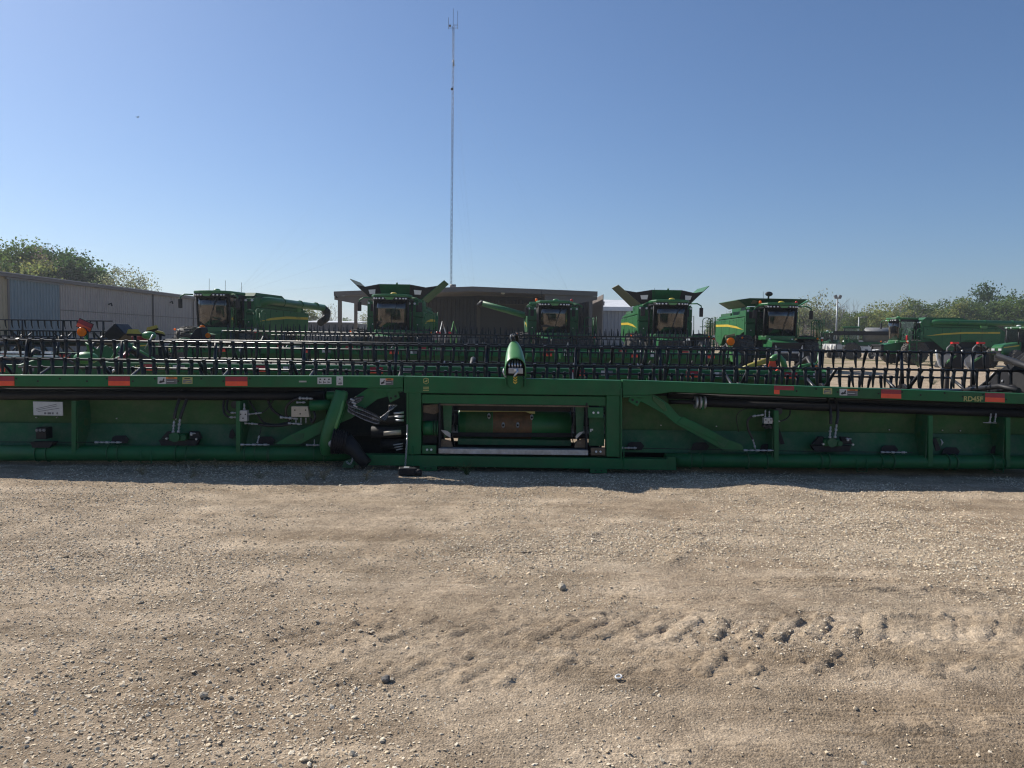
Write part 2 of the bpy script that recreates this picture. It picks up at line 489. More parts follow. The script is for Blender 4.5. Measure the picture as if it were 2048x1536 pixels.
def np_mesh(name, v, f, mat, smooth=True, col=None):
    """fast mesh from arrays; f is (m, 3) or (m, 4)"""
    me = bpy.data.meshes.new(name)
    k = f.shape[1]
    me.vertices.add(len(v)); me.loops.add(f.size); me.polygons.add(len(f))
    me.vertices.foreach_set('co', v.astype(np.float32).ravel())
    me.loops.foreach_set('vertex_index', f.astype(np.int32).ravel())
    me.polygons.foreach_set('loop_start', np.arange(0, f.size, k, dtype=np.int32))
    me.polygons.foreach_set('loop_total', np.full(len(f), k, dtype=np.int32))
    me.polygons.foreach_set('use_smooth', np.full(len(f), smooth))
    if col is not None:
        at = me.color_attributes.new('tint', 'FLOAT_COLOR', 'POINT')
        at.data.foreach_set('color', np.concatenate([col, np.ones((len(col), 1))], 1).astype(np.float32).ravel())
    me.materials.append(mat)
    me.update(calc_edges=True)
    return me

def ground_material():
    m, nt, b = _nodes('gravel_ground')
    L = nt.links.new
    tc = nt.nodes.new('ShaderNodeTexCoord')
    O = tc.outputs['Object']
    def noise(s, d=6.0, r=0.6):
        n = N(nt, 'ShaderNodeTexNoise', Scale=s, Detail=d, Roughness=r)
        L(O, n.inputs['Vector'])
        return n.outputs['Fac']
    big = ramp(nt, noise(0.55, 4), 0.35, 0.65, (0.455, 0.362, 0.262, 1), (0.575, 0.474, 0.356, 1))
    mid = ramp(nt, noise(3.2, 8, 0.7), 0.38, 0.62, (0.80, 0.785, 0.77, 1), (1.10, 1.10, 1.09, 1))
    c = mixc(nt, 1.0, big.outputs[0], mid.outputs[0], 'MULTIPLY')
    mp = nt.nodes.new('ShaderNodeMapping')
    mp.inputs['Scale'].default_value = (0.45, 3.4, 1.0)
    L(O, mp.inputs['Vector'])
    sn = N(nt, 'ShaderNodeTexNoise', Scale=1.0, Detail=7.0, Roughness=0.65)
    L(mp.outputs[0], sn.inputs['Vector'])
    sr = ramp(nt, sn.outputs['Fac'], 0.36, 0.64, (0.76, 0.73, 0.69, 1), (1.08, 1.08, 1.08, 1))
    c = mixc(nt, 0.9, c, sr.outputs[0], 'MULTIPLY')
    mp2 = nt.nodes.new('ShaderNodeMapping')
    mp2.inputs['Scale'].default_value = (0.8, 17.0, 1.0)
    mp2.inputs['Rotation'].default_value = (0, 0, R(1.5))
    L(O, mp2.inputs['Vector'])
    s2 = N(nt, 'ShaderNodeTexNoise', Scale=1.0, Detail=3.0, Roughness=0.5)
    L(mp2.outputs[0], s2.inputs['Vector'])
    q2 = ramp(nt, s2.outputs['Fac'], 0.56, 0.70)
    q3 = ramp(nt, noise(0.8, 4), 0.50, 0.62)
    mm = N(nt, 'ShaderNodeMath', operation='MULTIPLY')
    L(q2.outputs[0], mm.inputs[0]); L(q3.outputs[0], mm.inputs[1])
    c = mixc(nt, mm.outputs[0], c, mixc(nt, 1.0, c, (0.66, 0.62, 0.57), 'MULTIPLY'))
    fine = ramp(nt, noise(46, 6, 0.8), 0.30, 0.70, (0.55, 0.53, 0.51, 1), (1.36, 1.35, 1.33, 1))
    c = mixc(nt, 0.85, c, fine.outputs[0], 'MULTIPLY')
    vo = N(nt, 'ShaderNodeTexVoronoi', Scale=85.0, Randomness=1.0)
    L(O, vo.inputs['Vector'])
    vr = ramp(nt, vo.outputs['Color'], 0.2, 0.95, (0.72, 0.71, 0.70, 1), (1.25, 1.24, 1.22, 1))
    c = mixc(nt, 0.7, c, vr.outputs[0], 'MULTIPLY')
    # far yard: dry grass strips between the gravel lanes
    gn = ramp(nt, noise(0.10, 5, 0.6), 0.50, 0.60)
    sep = nt.nodes.new('ShaderNodeSeparateXYZ')
    L(O, sep.inputs[0])
    mr = nt.nodes.new('ShaderNodeMapRange')
    mr.inputs[1].default_value, mr.inputs[2].default_value = 46.0, 62.0
    L(sep.outputs['Y'], mr.inputs[0])
    mu = N(nt, 'ShaderNodeMath', operation='MULTIPLY')
    L(gn.outputs[0], mu.inputs[0]); L(mr.outputs[0], mu.inputs[1])
    c = mixc(nt, mu.outputs[0], c, (0.17, 0.16, 0.07))
    L(c, b.inputs['Base Color'])
    b.inputs['Roughness'].default_value = 0.95
    b.inputs['Specular IOR Level'].default_value = 0.15
    # relief: pebbles + grit
    v2 = N(nt, 'ShaderNodeTexVoronoi', Scale=95.0, Randomness=1.0)
    L(O, v2.inputs['Vector'])
    inv = N(nt, 'ShaderNodeMath', operation='SUBTRACT'); inv.inputs[0].default_value = 1.0
    L(v2.outputs['Distance'], inv.inputs[1])
    n4 = noise(70, 6, 0.85)
    ad = N(nt, 'ShaderNodeMath', operation='MULTIPLY_ADD'); ad.inputs[1].default_value = 1.6
    L(n4, ad.inputs[0]); L(inv.outputs[0], ad.inputs[2])
    st = ramp(nt, noise(1.7, 5), 0.35, 0.65, (0.45,) * 3 + (1,), (1.0,) * 3 + (1,))
    bp = N(nt, 'ShaderNodeBump', Distance=0.013)
    L(st.outputs[0], bp.inputs['Strength'])
    L(ad.outputs[0], bp.inputs['Height'])
    L(bp.outputs[0], b.inputs['Normal'])
    return m
GROUND_M = ground_material()
ground = bpy.data.objects.new('ground', np_mesh('ground', gv, gf, GROUND_M))
COL.objects.link(ground)
tag(ground, 'tan gravel and dirt yard with tyre prints', 'ground', kind='structure')

# loose stones
def stone_material():
    m, nt, b = _nodes('loose_stone')
    at = N(nt, 'ShaderNodeAttribute', attribute_name='tint')
    tc = nt.nodes.new('ShaderNodeTexCoord')
    no = N(nt, 'ShaderNodeTexNoise', Scale=120.0, Detail=3.0)
    nt.links.new(tc.outputs['Object'], no.inputs['Vector'])
    rp = ramp(nt, no.outputs['Fac'], 0.3, 0.7, (0.8, 0.8, 0.8, 1), (1.12, 1.11, 1.09, 1))
    nt.links.new(mixc(nt, 1.0, at.outputs['Color'], rp.outputs[0], 'MULTIPLY'), b.inputs['Base Color'])
    b.inputs['Roughness'].default_value = 0.9
    b.inputs['Specular IOR Level'].default_value = 0.2
    return m
STONE_M = stone_material()

def ico():
    t = (1 + 5 ** 0.5) / 2
    v = np.array([(-1, t, 0), (1, t, 0), (-1, -t, 0), (1, -t, 0), (0, -1, t), (0, 1, t), (0, -1, -t), (0, 1, -t), (t, 0, -1), (t, 0, 1), (-t, 0, -1), (-t, 0, 1)], float)
    v /= np.linalg.norm(v[0])
    f = np.array([(0, 11, 5), (0, 5, 1), (0, 1, 7), (0, 7, 10), (0, 10, 11), (1, 5, 9), (5, 11, 4), (11, 10, 2), (10, 7, 6), (7, 1, 8), (3, 9, 4), (3, 4, 2), (3, 2, 6), (3, 6, 8), (3, 8, 9), (4, 9, 5), (2, 4, 11), (6, 2, 10), (8, 6, 7), (9, 8, 1)])
    return v, f
OCT_V = np.array([(1, 0, 0), (-1, 0, 0), (0, 1, 0), (0, -1, 0), (0, 0, 1), (0, 0, -1)], float)
OCT_F = np.array([(4, 0, 2), (4, 2, 1), (4, 1, 3), (4, 3, 0), (5, 2, 0), (5, 1, 2), (5, 3, 1), (5, 0, 3)])

def rand_rot(n, rng):
    q = rng.normal(size=(n, 4)); q /= np.linalg.norm(q, axis=1)[:, None]
    w, x, y, z = q.T
    return np.stack([np.stack([1 - 2 * (y * y + z * z), 2 * (x * y - z * w), 2 * (x * z + y * w)], 1),
                     np.stack([2 * (x * y + z * w), 1 - 2 * (x * x + z * z), 2 * (y * z - x * w)], 1),
                     np.stack([2 * (x * z - y * w), 2 * (y * z + x * w), 1 - 2 * (x * x + y * y)], 1)], 1)

def scatter(n_try, y0, y1, smin, smax, power, base_v, base_f, jitter, rng, dens_pow=1.0, gain=1.0):
    # even density in picture-space-neutral ground area inside the view wedge (a little wider than the frame)
    y = np.sqrt(rng.random(n_try) * (y1 ** 2 - y0 ** 2) + y0 ** 2)
    x = (rng.random(n_try) * 2 - 1) * (0.76 * y + 0.3)
    keep = rng.random(n_try) < gain * stone_density(x, y) ** dens_pow
    x, y = x[keep], y[keep]
    n = len(x)
    s = smin * (1 - rng.random(n) * (1 - (smin / smax) ** power)) ** (-1 / power)
    yaw, tx, ty = rng.uniform(0, 6.283, n), rng.normal(0, 0.28, n), rng.normal(0, 0.28, n)
    cz, sz, z0 = np.cos(yaw), np.sin(yaw), np.zeros(n)
    rz = np.stack([np.stack([cz, -sz, z0], 1), np.stack([sz, cz, z0], 1), np.stack([z0, z0, z0 + 1], 1)], 1)
    tl = np.stack([np.stack([z0 + 1, z0, tx], 1), np.stack([z0, z0 + 1, ty], 1), np.stack([-tx, -ty, z0 + 1], 1)], 1)
    rot = np.einsum('nij,njk->nik', tl, rz)
    sc = s[:, None] * np.stack([rng.uniform(0.8, 1.25, n), rng.uniform(0.55, 1.0, n), rng.uniform(0.32, 0.62, n)], 1)
    nv = len(base_v)
    bv = base_v[None] * (1 + jitter * rng.uniform(-1, 1, (n, nv, 1)))
    v = np.einsum('nij,nvj->nvi', rot, bv * sc[:, None, :])
    z = ground_h(x, y) + s * rng.uniform(-0.05, 0.22, n)
    v += np.stack([x, y, z], 1)[:, None, :]
    f = (base_f[None] + (np.arange(n) * nv)[:, None, None]).reshape(-1, 3)
    t = rng.random(n)
    val = np.where(rng.random(n) < 0.07, rng.uniform(0.26, 0.38, n), rng.uniform(0.44, 0.86, n))
    warm = rng.uniform(-0.5, 1, n)
    c = np.stack([val * (1.05 + 0.04 * warm), val * (0.90 - 0.03 * warm), val * (0.68 - 0.09 * warm)], 1)
    return v.reshape(-1, 3), f, np.repeat(c, nv, 0)
iv, if_ = ico()
CUB_V = np.array([(a, b, c) for a in (-0.62, 0.62) for b in (-0.62, 0.62) for c in (-0.62, 0.62)], float)
CUB_F = np.array([(0, 1, 3), (0, 3, 2), (4, 6, 7), (4, 7, 5), (0, 4, 5), (0, 5, 1), (2, 3, 7), (2, 7, 6), (0, 2, 6), (0, 6, 4), (1, 5, 7), (1, 7, 3)])
parts = [scatter(20000, 2.3, 9.2, 0.0090, 0.015, 3.4, iv, if_, 0.26, RNG, 1.4, 0.7),
         scatter(170000, 2.3, 9.2, 0.0048, 0.0100, 1.8, CUB_V, CUB_F, 0.34, RNG, 1.0, 0.80),
         scatter(110000, 2.3, 6.0, 0.0030, 0.0052, 1.4, OCT_V, OCT_F, 0.3, RNG, 0.5, 0.62),
         scatter(380, 2.3, 9.0, 0.013, 0.021, 3.2, iv, if_, 0.28, RNG, 2.2, 0.8)]
#print('STONES', [len(p[1]) for p in parts], 'GROUND', len(gf) * 2)
vs, fs, cs, off = [], [], [], 0
for (v, f, c) in parts:
    vs.append(v); fs.append(f + off); cs.append(c); off += len(v)
gravel = bpy.data.objects.new('gravel', np_mesh('gravel', np.concatenate(vs), np.concatenate(fs), STONE_M, smooth=False, col=np.concatenate(cs)))
COL.objects.link(gravel)
tag(gravel, 'loose crushed limestone scattered over the yard', 'gravel', kind='stuff')
# ------------------------------------------------------------------ the draper header in front
KY = 0.05                                   # the header stands slightly turned: right end farther away
def Yb(x):
    return 8.70 / (1 - KY * (x - CX) / F)
def hp(x, y, d=0.0):
    """point on the header's rear plane under pixel (x, y), moved d metres away from the camera"""
    p = P(x, y, Yb(x))
    return Vector((p.x, p.y + d, p.z))
HB = Vector((0, 8.7, 0))
header = empty('draper_header', HB, 'long green draper header with black reel lying across the front of the yard', 'combine header')

def hprism(name, pts, d0, d1, mat, parent=None, bevel=0.0):
    mb = MB().ext([hp(x, y, d0) for x, y in pts], (0, d1 - d0, 0))
    return mb.build(name, mat, parent or header, bevel)
def hbox(name, x0, x1, y0, y1, d0, d1, mat, parent=None, bevel=0.0):
    return hprism(name, [(x0, y0), (x1, y0), (x1, y1), (x0, y1)], d0, d1, mat, parent, bevel)
def hcyl(mb, x, y, d0, d1, r, n=10):
    a, b = hp(x, y, d0), hp(x, y, d1)
    return mb.cyl(a, b, r, n=n)
def htube(name, pts, r, mat, parent=None, n=8):
    return MB().tube([hp(*p) for p in pts], r, n).build(name, mat, parent or header)

def curve(pts, n=6):
    """smooth path through pixel+depth points (Catmull-Rom)"""
    pts = [tuple(p) if len(p) == 3 else (*p, 0.0) for p in pts]
    e = [pts[0]] + list(pts) + [pts[-1]]
    out = []
    for i in range(1, len(e) - 2):
        p0, p1, p2, p3 = (np.array(e[k], float) for k in (i - 1, i, i + 1, i + 2))
        for t in np.linspace(0, 1, n, endpoint=False):
            out.append(tuple(0.5 * ((2 * p1) + (-p0 + p2) * t + (2 * p0 - 5 * p1 + 4 * p2 - p3) * t * t + (-p0 + 3 * p1 - 3 * p2 + p3) * t ** 3)))
    out.append(pts[-1])
    return out
def hhose(name, pts, r, mat=None, parent=None):
    return htube(name, curve(pts), r, mat or HOSE, parent, 7)

# rear frame bars (three hinged sections)
bar_l = hprism('frame_bar', [(-130, 749.5), (806, 752.5), (806, 776), (735, 776), (700, 775), (-130, 772.5)], 0, 0.14, GREEN, bevel=0.006)
bar_c = hprism('frame_bar', [(808, 752.5), (1243, 761), (1243, 791.5), (808, 785.5)], -0.01, 0.15, GREEN, bevel=0.006)
bar_r = hprism('frame_bar', [(1245, 760), (2180, 792), (2180, 813), (1345, 784), (1300, 790), (1245, 790.5)], 0, 0.14, GREEN, bevel=0.006)
hprism('hinge_plate', [(735, 776.5), (806, 776.5), (806, 783), (752, 783)], 0.004, 0.13, GREEN)
hprism('hinge_plate', [(1246, 791), (1299, 791), (1288, 794), (1246, 795)], 0.004, 0.13, GREEN)
# bolts along the bars
for x, y in ((33, 757), (76, 762), (120, 757), (174, 762), (214, 757), (266, 762), (310, 757), (357, 762), (403, 757), (447, 762), (500, 757)):
    hcyl(MB(), x, y + 0.3, -0.006, 0.004, 0.011, 8).build('bolt', BLACK, bar_l)
for x, y in ((1593, 782), (1632, 778), (1675, 784), (1718, 781), (1757, 787), (1804, 784), (1841, 790), (1889, 786), (1925, 793), (1966, 789), (2012, 799)):
    hcyl(MB(), x, y, -0.006, 0.004, 0.011, 8).build('bolt', BLACK, bar_r)
# reflector tape
def tape(x0, x1, y0, y1, sl, parent, half=1.0):
    hprism('reflector', [(x0, y0), (x1, y0 + sl), (x1, (y0 + y1) / 2 + sl), (x0, (y0 + y1) / 2)], -0.004, 0.002, REDREF, parent)
    xe = x0 + (x1 - x0) * half
    hprism('reflector', [(x0, (y0 + y1) / 2), (xe, (y0 + y1) / 2 + sl * half), (xe, y1 + sl * half), (x0, y1)], -0.005, 0.002, ORGREF, parent)
tape(-14, 29, 752.5, 771.6, 0.0, bar_l); tape(217, 260, 752.8, 771.2, 0.1, bar_l); tape(451, 495, 753.3, 771.8, 0.1, bar_l)
tape(1548, 1588, 771, 788, 1.2, bar_r, 0.27); tape(1762, 1802, 778, 796, 1.2, bar_r); tape(1970, 2009, 785.5, 803.5, 1.2, bar_r)
# decals
def decal(x0, x1, y0, y1, kind, parent, sl=0.0):
    def q(a, b, c, d, mat, z=-0.003, nm='decal'):
        f = lambda t: x0 + (x1 - x0) * t
        g = lambda t, s: y0 + (y1 - y0) * s + sl * t
        hprism(nm, [(f(a), g(a, c)), (f(b), g(b, c)), (f(b), g(b, d)), (f(a), g(a, d))], z, 0.002, mat, parent)
    def blk(pts, mat, z=-0.0045):
        hprism('decal_pictogram', [(x0 + (x1 - x0) * a, y0 + (y1 - y0) * b + sl * a) for a, b in pts], z, 0.0, mat, parent)
    if kind == 'warn':
        q(0, 0.42, 0, 1, DECALW); q(0.42, 1, 0.3, 1, DECALG); q(0.42, 1, 0, 0.28, DECALO)
        blk([(0.06, 0.75), (0.15, 0.5), (0.24, 0.55), (0.3, 0.2), (0.36, 0.25), (0.33, 0.6), (0.38, 0.72), (0.25, 0.8), (0.12, 0.9)], DECALK)
        for k in range(3):
            q(0.47, 0.93 - 0.1 * (k % 2), 0.42 + 0.19 * k, 0.5 + 0.19 * k, DECALK if k != 1 else DECALW, -0.0045, 'decal_line')
        q(0.55, 0.86, 0.08, 0.2, DECALK, -0.0045, 'decal_line')
    elif kind == 'yellow':
        q(0, 1, 0, 1, DECALY); q(0.08, 0.92, 0.38, 0.9, DECALG, -0.004)
        q(0.2, 0.8, 0.12, 0.26, DECALK, -0.004, 'decal_line')
        blk([(0.15, 0.75), (0.5, 0.6), (0.85, 0.55), (0.8, 0.7), (0.45, 0.8)], DECALY, -0.0055)
    elif kind == 'six':
        q(0, 1, 0, 1, DECALW)
        for k in range(3):
            c = 0.2 + 0.31 * k
            blk([(c - 0.07, 0.2), (c + 0.05, 0.15), (c + 0.07, 0.35), (c - 0.04, 0.4)], DECALK)
            q(c - 0.09, c - 0.05, 0.5, 0.9, DECALK, -0.0045, 'decal_line'); q(c - 0.05, c + 0.1, 0.66, 0.78, DECALK, -0.0045, 'decal_line')
    elif kind == 'white':
        q(0, 1, 0, 1, DECALW)
        blk([(0.3, 0.72), (0.75, 0.65), (0.9, 0.8), (0.7, 0.9), (0.25, 0.88)], DECALG)
        blk([(0.4, 0.22), (0.6, 0.22), (0.65, 0.4), (0.35, 0.4)], DECALG)
        q(0.15, 0.85, 0.5, 0.55, DECALG, -0.0045, 'decal_line')
decal(315.5, 354.5, 753.8, 767.8, 'warn', bar_l); decal(365, 385, 754.4, 767.6, 'yellow', bar_l)
decal(635, 663, 755, 768, 'six', bar_l); decal(673, 686, 752.8, 770.4, 'white', bar_l); decal(760, 786.5, 757, 769.8, 'warn', bar_l)
decal(869, 899.5, 760.2, 775.6, 'warn', bar_c, 0.5)
decal(1646, 1664, 776.2, 788, 'yellow', bar_r, 0.4); decal(1679, 1715, 777.6, 790.6, 'warn', bar_r, 0.9)
hprism('nameplate', [(598, 761.5), (613, 761.5), (613, 764.5), (598, 764.5)], -0.003, 0.001, GREYM, bar_l)
# yellow leaping-animal shield printed on the centre bar, with three lines below
emb = hprism('emblem', [(847, 757.5), (852, 755.5), (857.5, 757.5), (857.5, 765.5), (852.5, 768.5), (847, 765.5)], -0.0135, -0.008, DECALY, bar_c)
hprism('emblem_field', [(848, 758.4), (852, 756.8), (856.6, 758.4), (856.6, 765), (852.5, 767.3), (848, 765)], -0.0145, -0.008, GREEN, emb)
hprism('emblem_figure', [(849, 763.5), (850.2, 761.5), (852, 761.2), (853.6, 759.3), (855.2, 758.9), (854.6, 760.2), (855.8, 761.6), (854, 762.2), (855, 764.5), (853, 763.4), (851.2, 763.2), (850, 765.2)], -0.0155, -0.008, DECALY, emb)
for k in range(3):
    hbox('decal_line', 846.5, 858, 773.5 + 3.2 * k, 775 + 3.2 * k, -0.0135, -0.008, DECALY, bar_c)
# model lettering
a = hp(1946, 798.2, -0.004)
text('lettering', 'RD45F', DECALY, bar_r, a, 0.082, rot=(math.pi / 2, R(0.55), math.atan(KY)), sx=1.05, bold=0.0022)

# dark drive shaft / draper belt under the wing bars, and the sheets behind
def sheet(name, pts_top, pts_bot, d_top, d_bot, mat, th=0.01):
    a = [hp(x, y, d_top) for x, y in pts_top]
    b = [hp(x, y, d_bot) for x, y in pts_bot][::-1]
    return MB().ext(a + b, (0, th, 0)).build(name, mat, header)
sheet('upper_back_sheet', [(-130, 790), (640, 790)], [(-130, 853), (640, 859)], 0.30, 0.36, OLIVE)
sheet('upper_back_sheet', [(1235, 792), (2180, 824)], [(1235, 868), (2180, 880)], 0.30, 0.36, OLIVE)
sheet('lower_back_sheet', [(-130, 851), (650, 857)], [(-130, 905), (700, 908)], 0.33, 0.24, GREEN_D)
sheet('lower_back_sheet', [(1235, 866), (2180, 878)], [(1235, 910), (2180, 925)], 0.33, 0.24, GREEN_D)
sheet('upper_back_sheet', [(600, 760), (880, 763)], [(600, 930), (880, 932)], 0.62, 0.62, BLACK_M)  # black sheet made taller and wider to keep sun from leaking through
sheet('sun_block_cover', [(-130, 762), (640, 763)], [(-130, 792), (640, 792)], 0.15, 0.315, BLACK_M)  # added black closure: stops sun passing between bar and sheet
sheet('sun_block_cover', [(1245, 770), (2180, 803)], [(1245, 794), (2180, 826)], 0.15, 0.315, BLACK_M)
MB().tube([hp(-130, 793, 0.20), hp(300, 794, 0.20), hp(640, 794, 0.20)], 0.053, 14).build('drive_shaft', BLACK, header)
MB().tube([hp(1345, 806.5, 0.20), hp(1420, 808, 0.20)], 0.026, 12).tube([hp(1420, 808, 0.20), hp(2180, 834, 0.20)], 0.053, 14).build('drive_shaft', BLACK, header)
MB().tube([hp(-130, 783, 0.27), hp(640, 784, 0.27)], 0.04, 10).build('belt_roller', BLACK_M, header)
MB().tube([hp(1345, 794, 0.27), hp(2180, 822, 0.27)], 0.04, 10).build('belt_roller', BLACK_M, header)
cl = MB()
for dx in (-14, -6, 3):
    cl.cyl(hp(1412 + dx, 807.5, 0.2), hp(1416 + dx, 807.6, 0.2), 0.075, n=12)
cl.build('shaft_coupling', ZINC, header)
MB().b2(hp(1411, 800, 0.16), hp(1414, 822, 0.2)).build('shaft_bracket', GREEN, header)

# lower beam tubes
def tube_y(x):
    return 909.2 + 0.0016 * (x + 100) if x < 900 else 924 + (x - 1340) * 0.0062
left_tube = MB().tube([hp(x, tube_y(x), 0.14) for x in (-130, 200, 500, 705)], 0.09, 22).build('lower_tube', GREEN, header)
right_tube = MB().tube([hp(x, tube_y(x), 0.14) for x in (1335, 1600, 1850, 2180)], 0.085, 22).build('lower_tube', GREEN, header)
for x0, x1, pr in ((62, 84, left_tube), (207, 228, left_tube), (345, 366, left_tube), (484, 505, left_tube), (530, 533, left_tube), (624, 644, left_tube),
                   (1385, 1407, right_tube), (1500, 1538, right_tube), (1648, 1664, right_tube), (1770, 1794, right_tube), (1905, 1921, right_tube), (1995, 2018, right_tube)):
    for x in (x0, x1):
        MB().tube([hp(x - 1.0, tube_y(x), 0.14), hp(x + 1.0, tube_y(x), 0.14)], 0.101, 20).build('clamp_band', GREEN_D, pr)
for x0, x1, pr in ((279, 300, left_tube), (1716, 1736, right_tube), (1991, 2010, right_tube)):     # square wire brackets
    y0, y1 = tube_y(x0) - 9, tube_y(x0) + 17.5
    MB().tube([hp(x0, y0, 0.03), hp(x0, y1, 0.03), hp(x1, y1, 0.03), hp(x1, y0, 0.03)], 0.006, 6).build('wire_bracket', GREEN, pr)

# upright ribs with a perforated web behind each flange
def rib(x, y0, y1, w=9, web=30, holes=True):
    rb = hprism('rib', [(x - w / 2, y0), (x + w / 2, y0), (x + w / 2, y1), (x - w / 2, y1)], 0.05, 0.09, GREEN, bevel=0.003)
    p0, p1 = hp(x + (w / 2 - 1 if x < CX else -w / 2 + 1), y0, 0.07), hp(x, y1, 0.07)
    bm = bmesh.new()
    a = (p0.y, p0.z); dz = p0.z - p1.z
    mb = MB().ext([(p0.x, p0.y, p0.z), (p0.x, p0.y + 0.28, p0.z), (p0.x, p0.y + 0.27, p0.z - dz * 0.5), (p0.x, p0.y + 0.12, p0.z - dz * 0.93), (p0.x, p0.y, p1.z + 0.02)], (0.008 if x < CX else -0.008, 0, 0))
    wb = mb.build('rib_web', GREEN_D, rb)
    sgn = 1 if x < CX else -1
    for (fy, fz, r) in ((0.13, 0.18, 0.035), (0.17, 0.42, 0.045), (0.08, 0.56, 0.022), (0.06, 0.30, 0.016)):
        c = Vector((p0.x + sgn * 0.0085, p0.y + fy, p0.z - dz * fz))
        MB().cyl(c, c + Vector((sgn * 0.003, 0, 0)), r, n=14).build('web_hole', OLIVE, rb)
    bm.free()
    return rb
rib(142, 803, 911); rib(473, 803, 911); rib(1556, 822, 924); rib(1866, 832, 934); rib(2022, 836, 936)
# slanted cable slots in the lower sheet
for pts in ([(445, 868), (450, 862), (456, 876), (450, 883), (443, 880)], [(1563, 862), (1571, 858), (1583, 893), (1575, 894)], [(1870, 870), (1876, 862), (1886, 898), (1878, 902)]):
    hprism('cable_slot', pts, 0.225, 0.235, BLACK_M)
for x, y in ((205, 880), (505, 882), (1262, 893), (1395, 894), (1535, 897), (1782, 900), (1908, 904), (2008, 900)):
    hprism('access_hole', [(x, y - 1), (x + 6, y - 4), (x + 26, y - 4), (x + 33, y + 4), (x + 28, y + 12), (x - 4, y + 12)], 0.215, 0.225, BLACK_M)

# diagonal braces
br = hprism('brace', [(716, 789), (742, 772), (800, 777), (800, 786), (752, 800), (700, 838), (652, 858), (645, 838)], 0.055, 0.10, GREEN, bevel=0.004)
hprism('brace_lower', [(650, 838), (651, 861), (601, 888), (592, 893), (544, 893), (552, 885), (575, 872)], 0.075, 0.12, GREEN, br, bevel=0.004)
hprism('brace_gusset', [(577, 871), (605, 868), (603, 878), (590, 886)], 0.068, 0.08, GREEN_D, br)
bl = hprism('brace_bracket', [(772, 785), (794, 779), (799, 796), (779, 806)], 0.03, 0.06, GREEN, br, bevel=0.003)
for x, y in ((781, 797), (790, 793)):
    hcyl(MB(), x, y, 0.022, 0.034, 0.014).build('bracket_hole', BLACK_M, br)
br2 = hprism('brace', [(1258, 790), (1312, 791), (1338, 808), (1360, 833), (1392, 845), (1462, 881), (1486, 890), (1494, 905), (1452, 903), (1445, 899), (1352, 848), (1330, 829), (1288, 806), (1262, 800)], 0.055, 0.11, GREEN, bevel=0.004)
hprism('brace_cover', [(1307, 793), (1330, 806), (1336, 822), (1330, 824), (1318, 812), (1306, 800)], 0.045, 0.06, OLIVE, br2, bevel=0.003)
hprism('brace_plate', [(1356, 846), (1368, 834), (1452, 878), (1446, 888)], 0.046, 0.06, GREEN, br2, bevel=0.003)
hprism('brace_gusset', [(1436, 881), (1460, 882), (1450, 896), (1441, 890)], 0.046, 0.055, GREEN_D, br2)
hprism('brace_bracket', [(1262, 791), (1284, 799), (1276, 814), (1257, 803)], 0.03, 0.06, GREEN, br2, bevel=0.003)
for x, y in ((1266, 800), (1274.5, 804.5)):
    hcyl(MB(), x, y, 0.022, 0.034, 0.014).build('bracket_hole', BLACK_M, br2)

# centre opening
hbox('upright', 815, 842, 785, 909, 0.0, 0.16, GREEN, bevel=0.005)
hprism('upright', [(1213, 791), (1240, 791.5), (1240, 914), (1213, 913)], 0.0, 0.16, GREEN, bevel=0.005)
hprism('upright_edge', [(813.5, 772), (816.5, 772), (816.5, 912), (813.5, 912)], -0.02, 0.02, GREEN)
hprism('upright_edge', [(1240.5, 776), (1243.5, 776), (1243.5, 918), (1240.5, 918)], -0.02, 0.02, GREEN)
hprism('cross_beam', [(842.5, 789), (1212.5, 793.5), (1212.5, 812), (842.5, 807)], 0.03, 0.15, GREEN, bevel=0.004)
hprism('cross_beam_lip', [(880, 808), (1178, 812), (1178, 815), (880, 811)], 0.02, 0.14, MUD)
bot = hprism('bottom_beam', [(728, 909), (1334, 918), (1334, 940), (704, 930), (712, 914)], -0.01, 0.13, GREEN, bevel=0.006)
hprism('beam_end_plate', [(1334, 915), (1352, 914), (1354, 941), (1334, 941)], 0.02, 0.13, GREEN, bevel=0.004)
hprism('beam_end_plate', [(688, 922), (712, 914), (706, 936), (684, 935)], 0.0, 0.12, GREEN_D)
for x0, x1, y0 in ((839, 874, 932.2), (1180, 1214, 937)):
    ft = hbox('skid_foot', x0, x1, y0, y0 + 9.2, -0.012, 0.12, GREEN, bevel=0.004)
    for k in (0.33, 0.66):
        hcyl(MB(), x0 + (x1 - x0) * k, y0 + 4, -0.018, -0.008, 0.009, 8).build('foot_hole', BLACK_M, ft)
# corner brackets with pairs of bright bolts
def bolts(x0, x1, y0, y1, mat=GREEN, b=True):
    pl = hbox('corner_bracket', x0, x1, y0, y1, 0.012, 0.06, mat, bevel=0.003)
    for k in (0.36, 0.66):
        hcyl(MB(), x0 + (x1 - x0) * k, (y0 + y1) / 2, 0.0, 0.02, 0.013, 10).build('bolt', WHITE, pl)
bolts(844, 872, 891, 908); bolts(1176, 1207, 815, 836); bolts(1182, 1211, 896, 911, MUD)
hbox('slot_plate', 844, 872, 808, 889, 0.12, 0.14, BLACK_M)
hprism('dirt_packing', [(845, 812), (874, 810), (876, 826), (866, 830), (845, 826)], 0.085, 0.115, MUD)
hprism('dirt_packing', [(878, 896), (882, 880), (900, 884), (905, 896)], 0.08, 0.12, MUD)
hprism('dirt_packing', [(1150, 897), (1152, 886), (1172, 878), (1176, 897)], 0.08, 0.12, MUD)
MB().cyl(hp(845, 858, 0.10), hp(864, 858, 0.10), 0.085, n=16).build('motor_housing', GREEN, header)
m2 = MB()
for k in range(4):
    m2.cyl(hp(864 + 3 * k, 858, 0.10), hp(865.6 + 3 * k, 858, 0.10), 0.09, n=14)
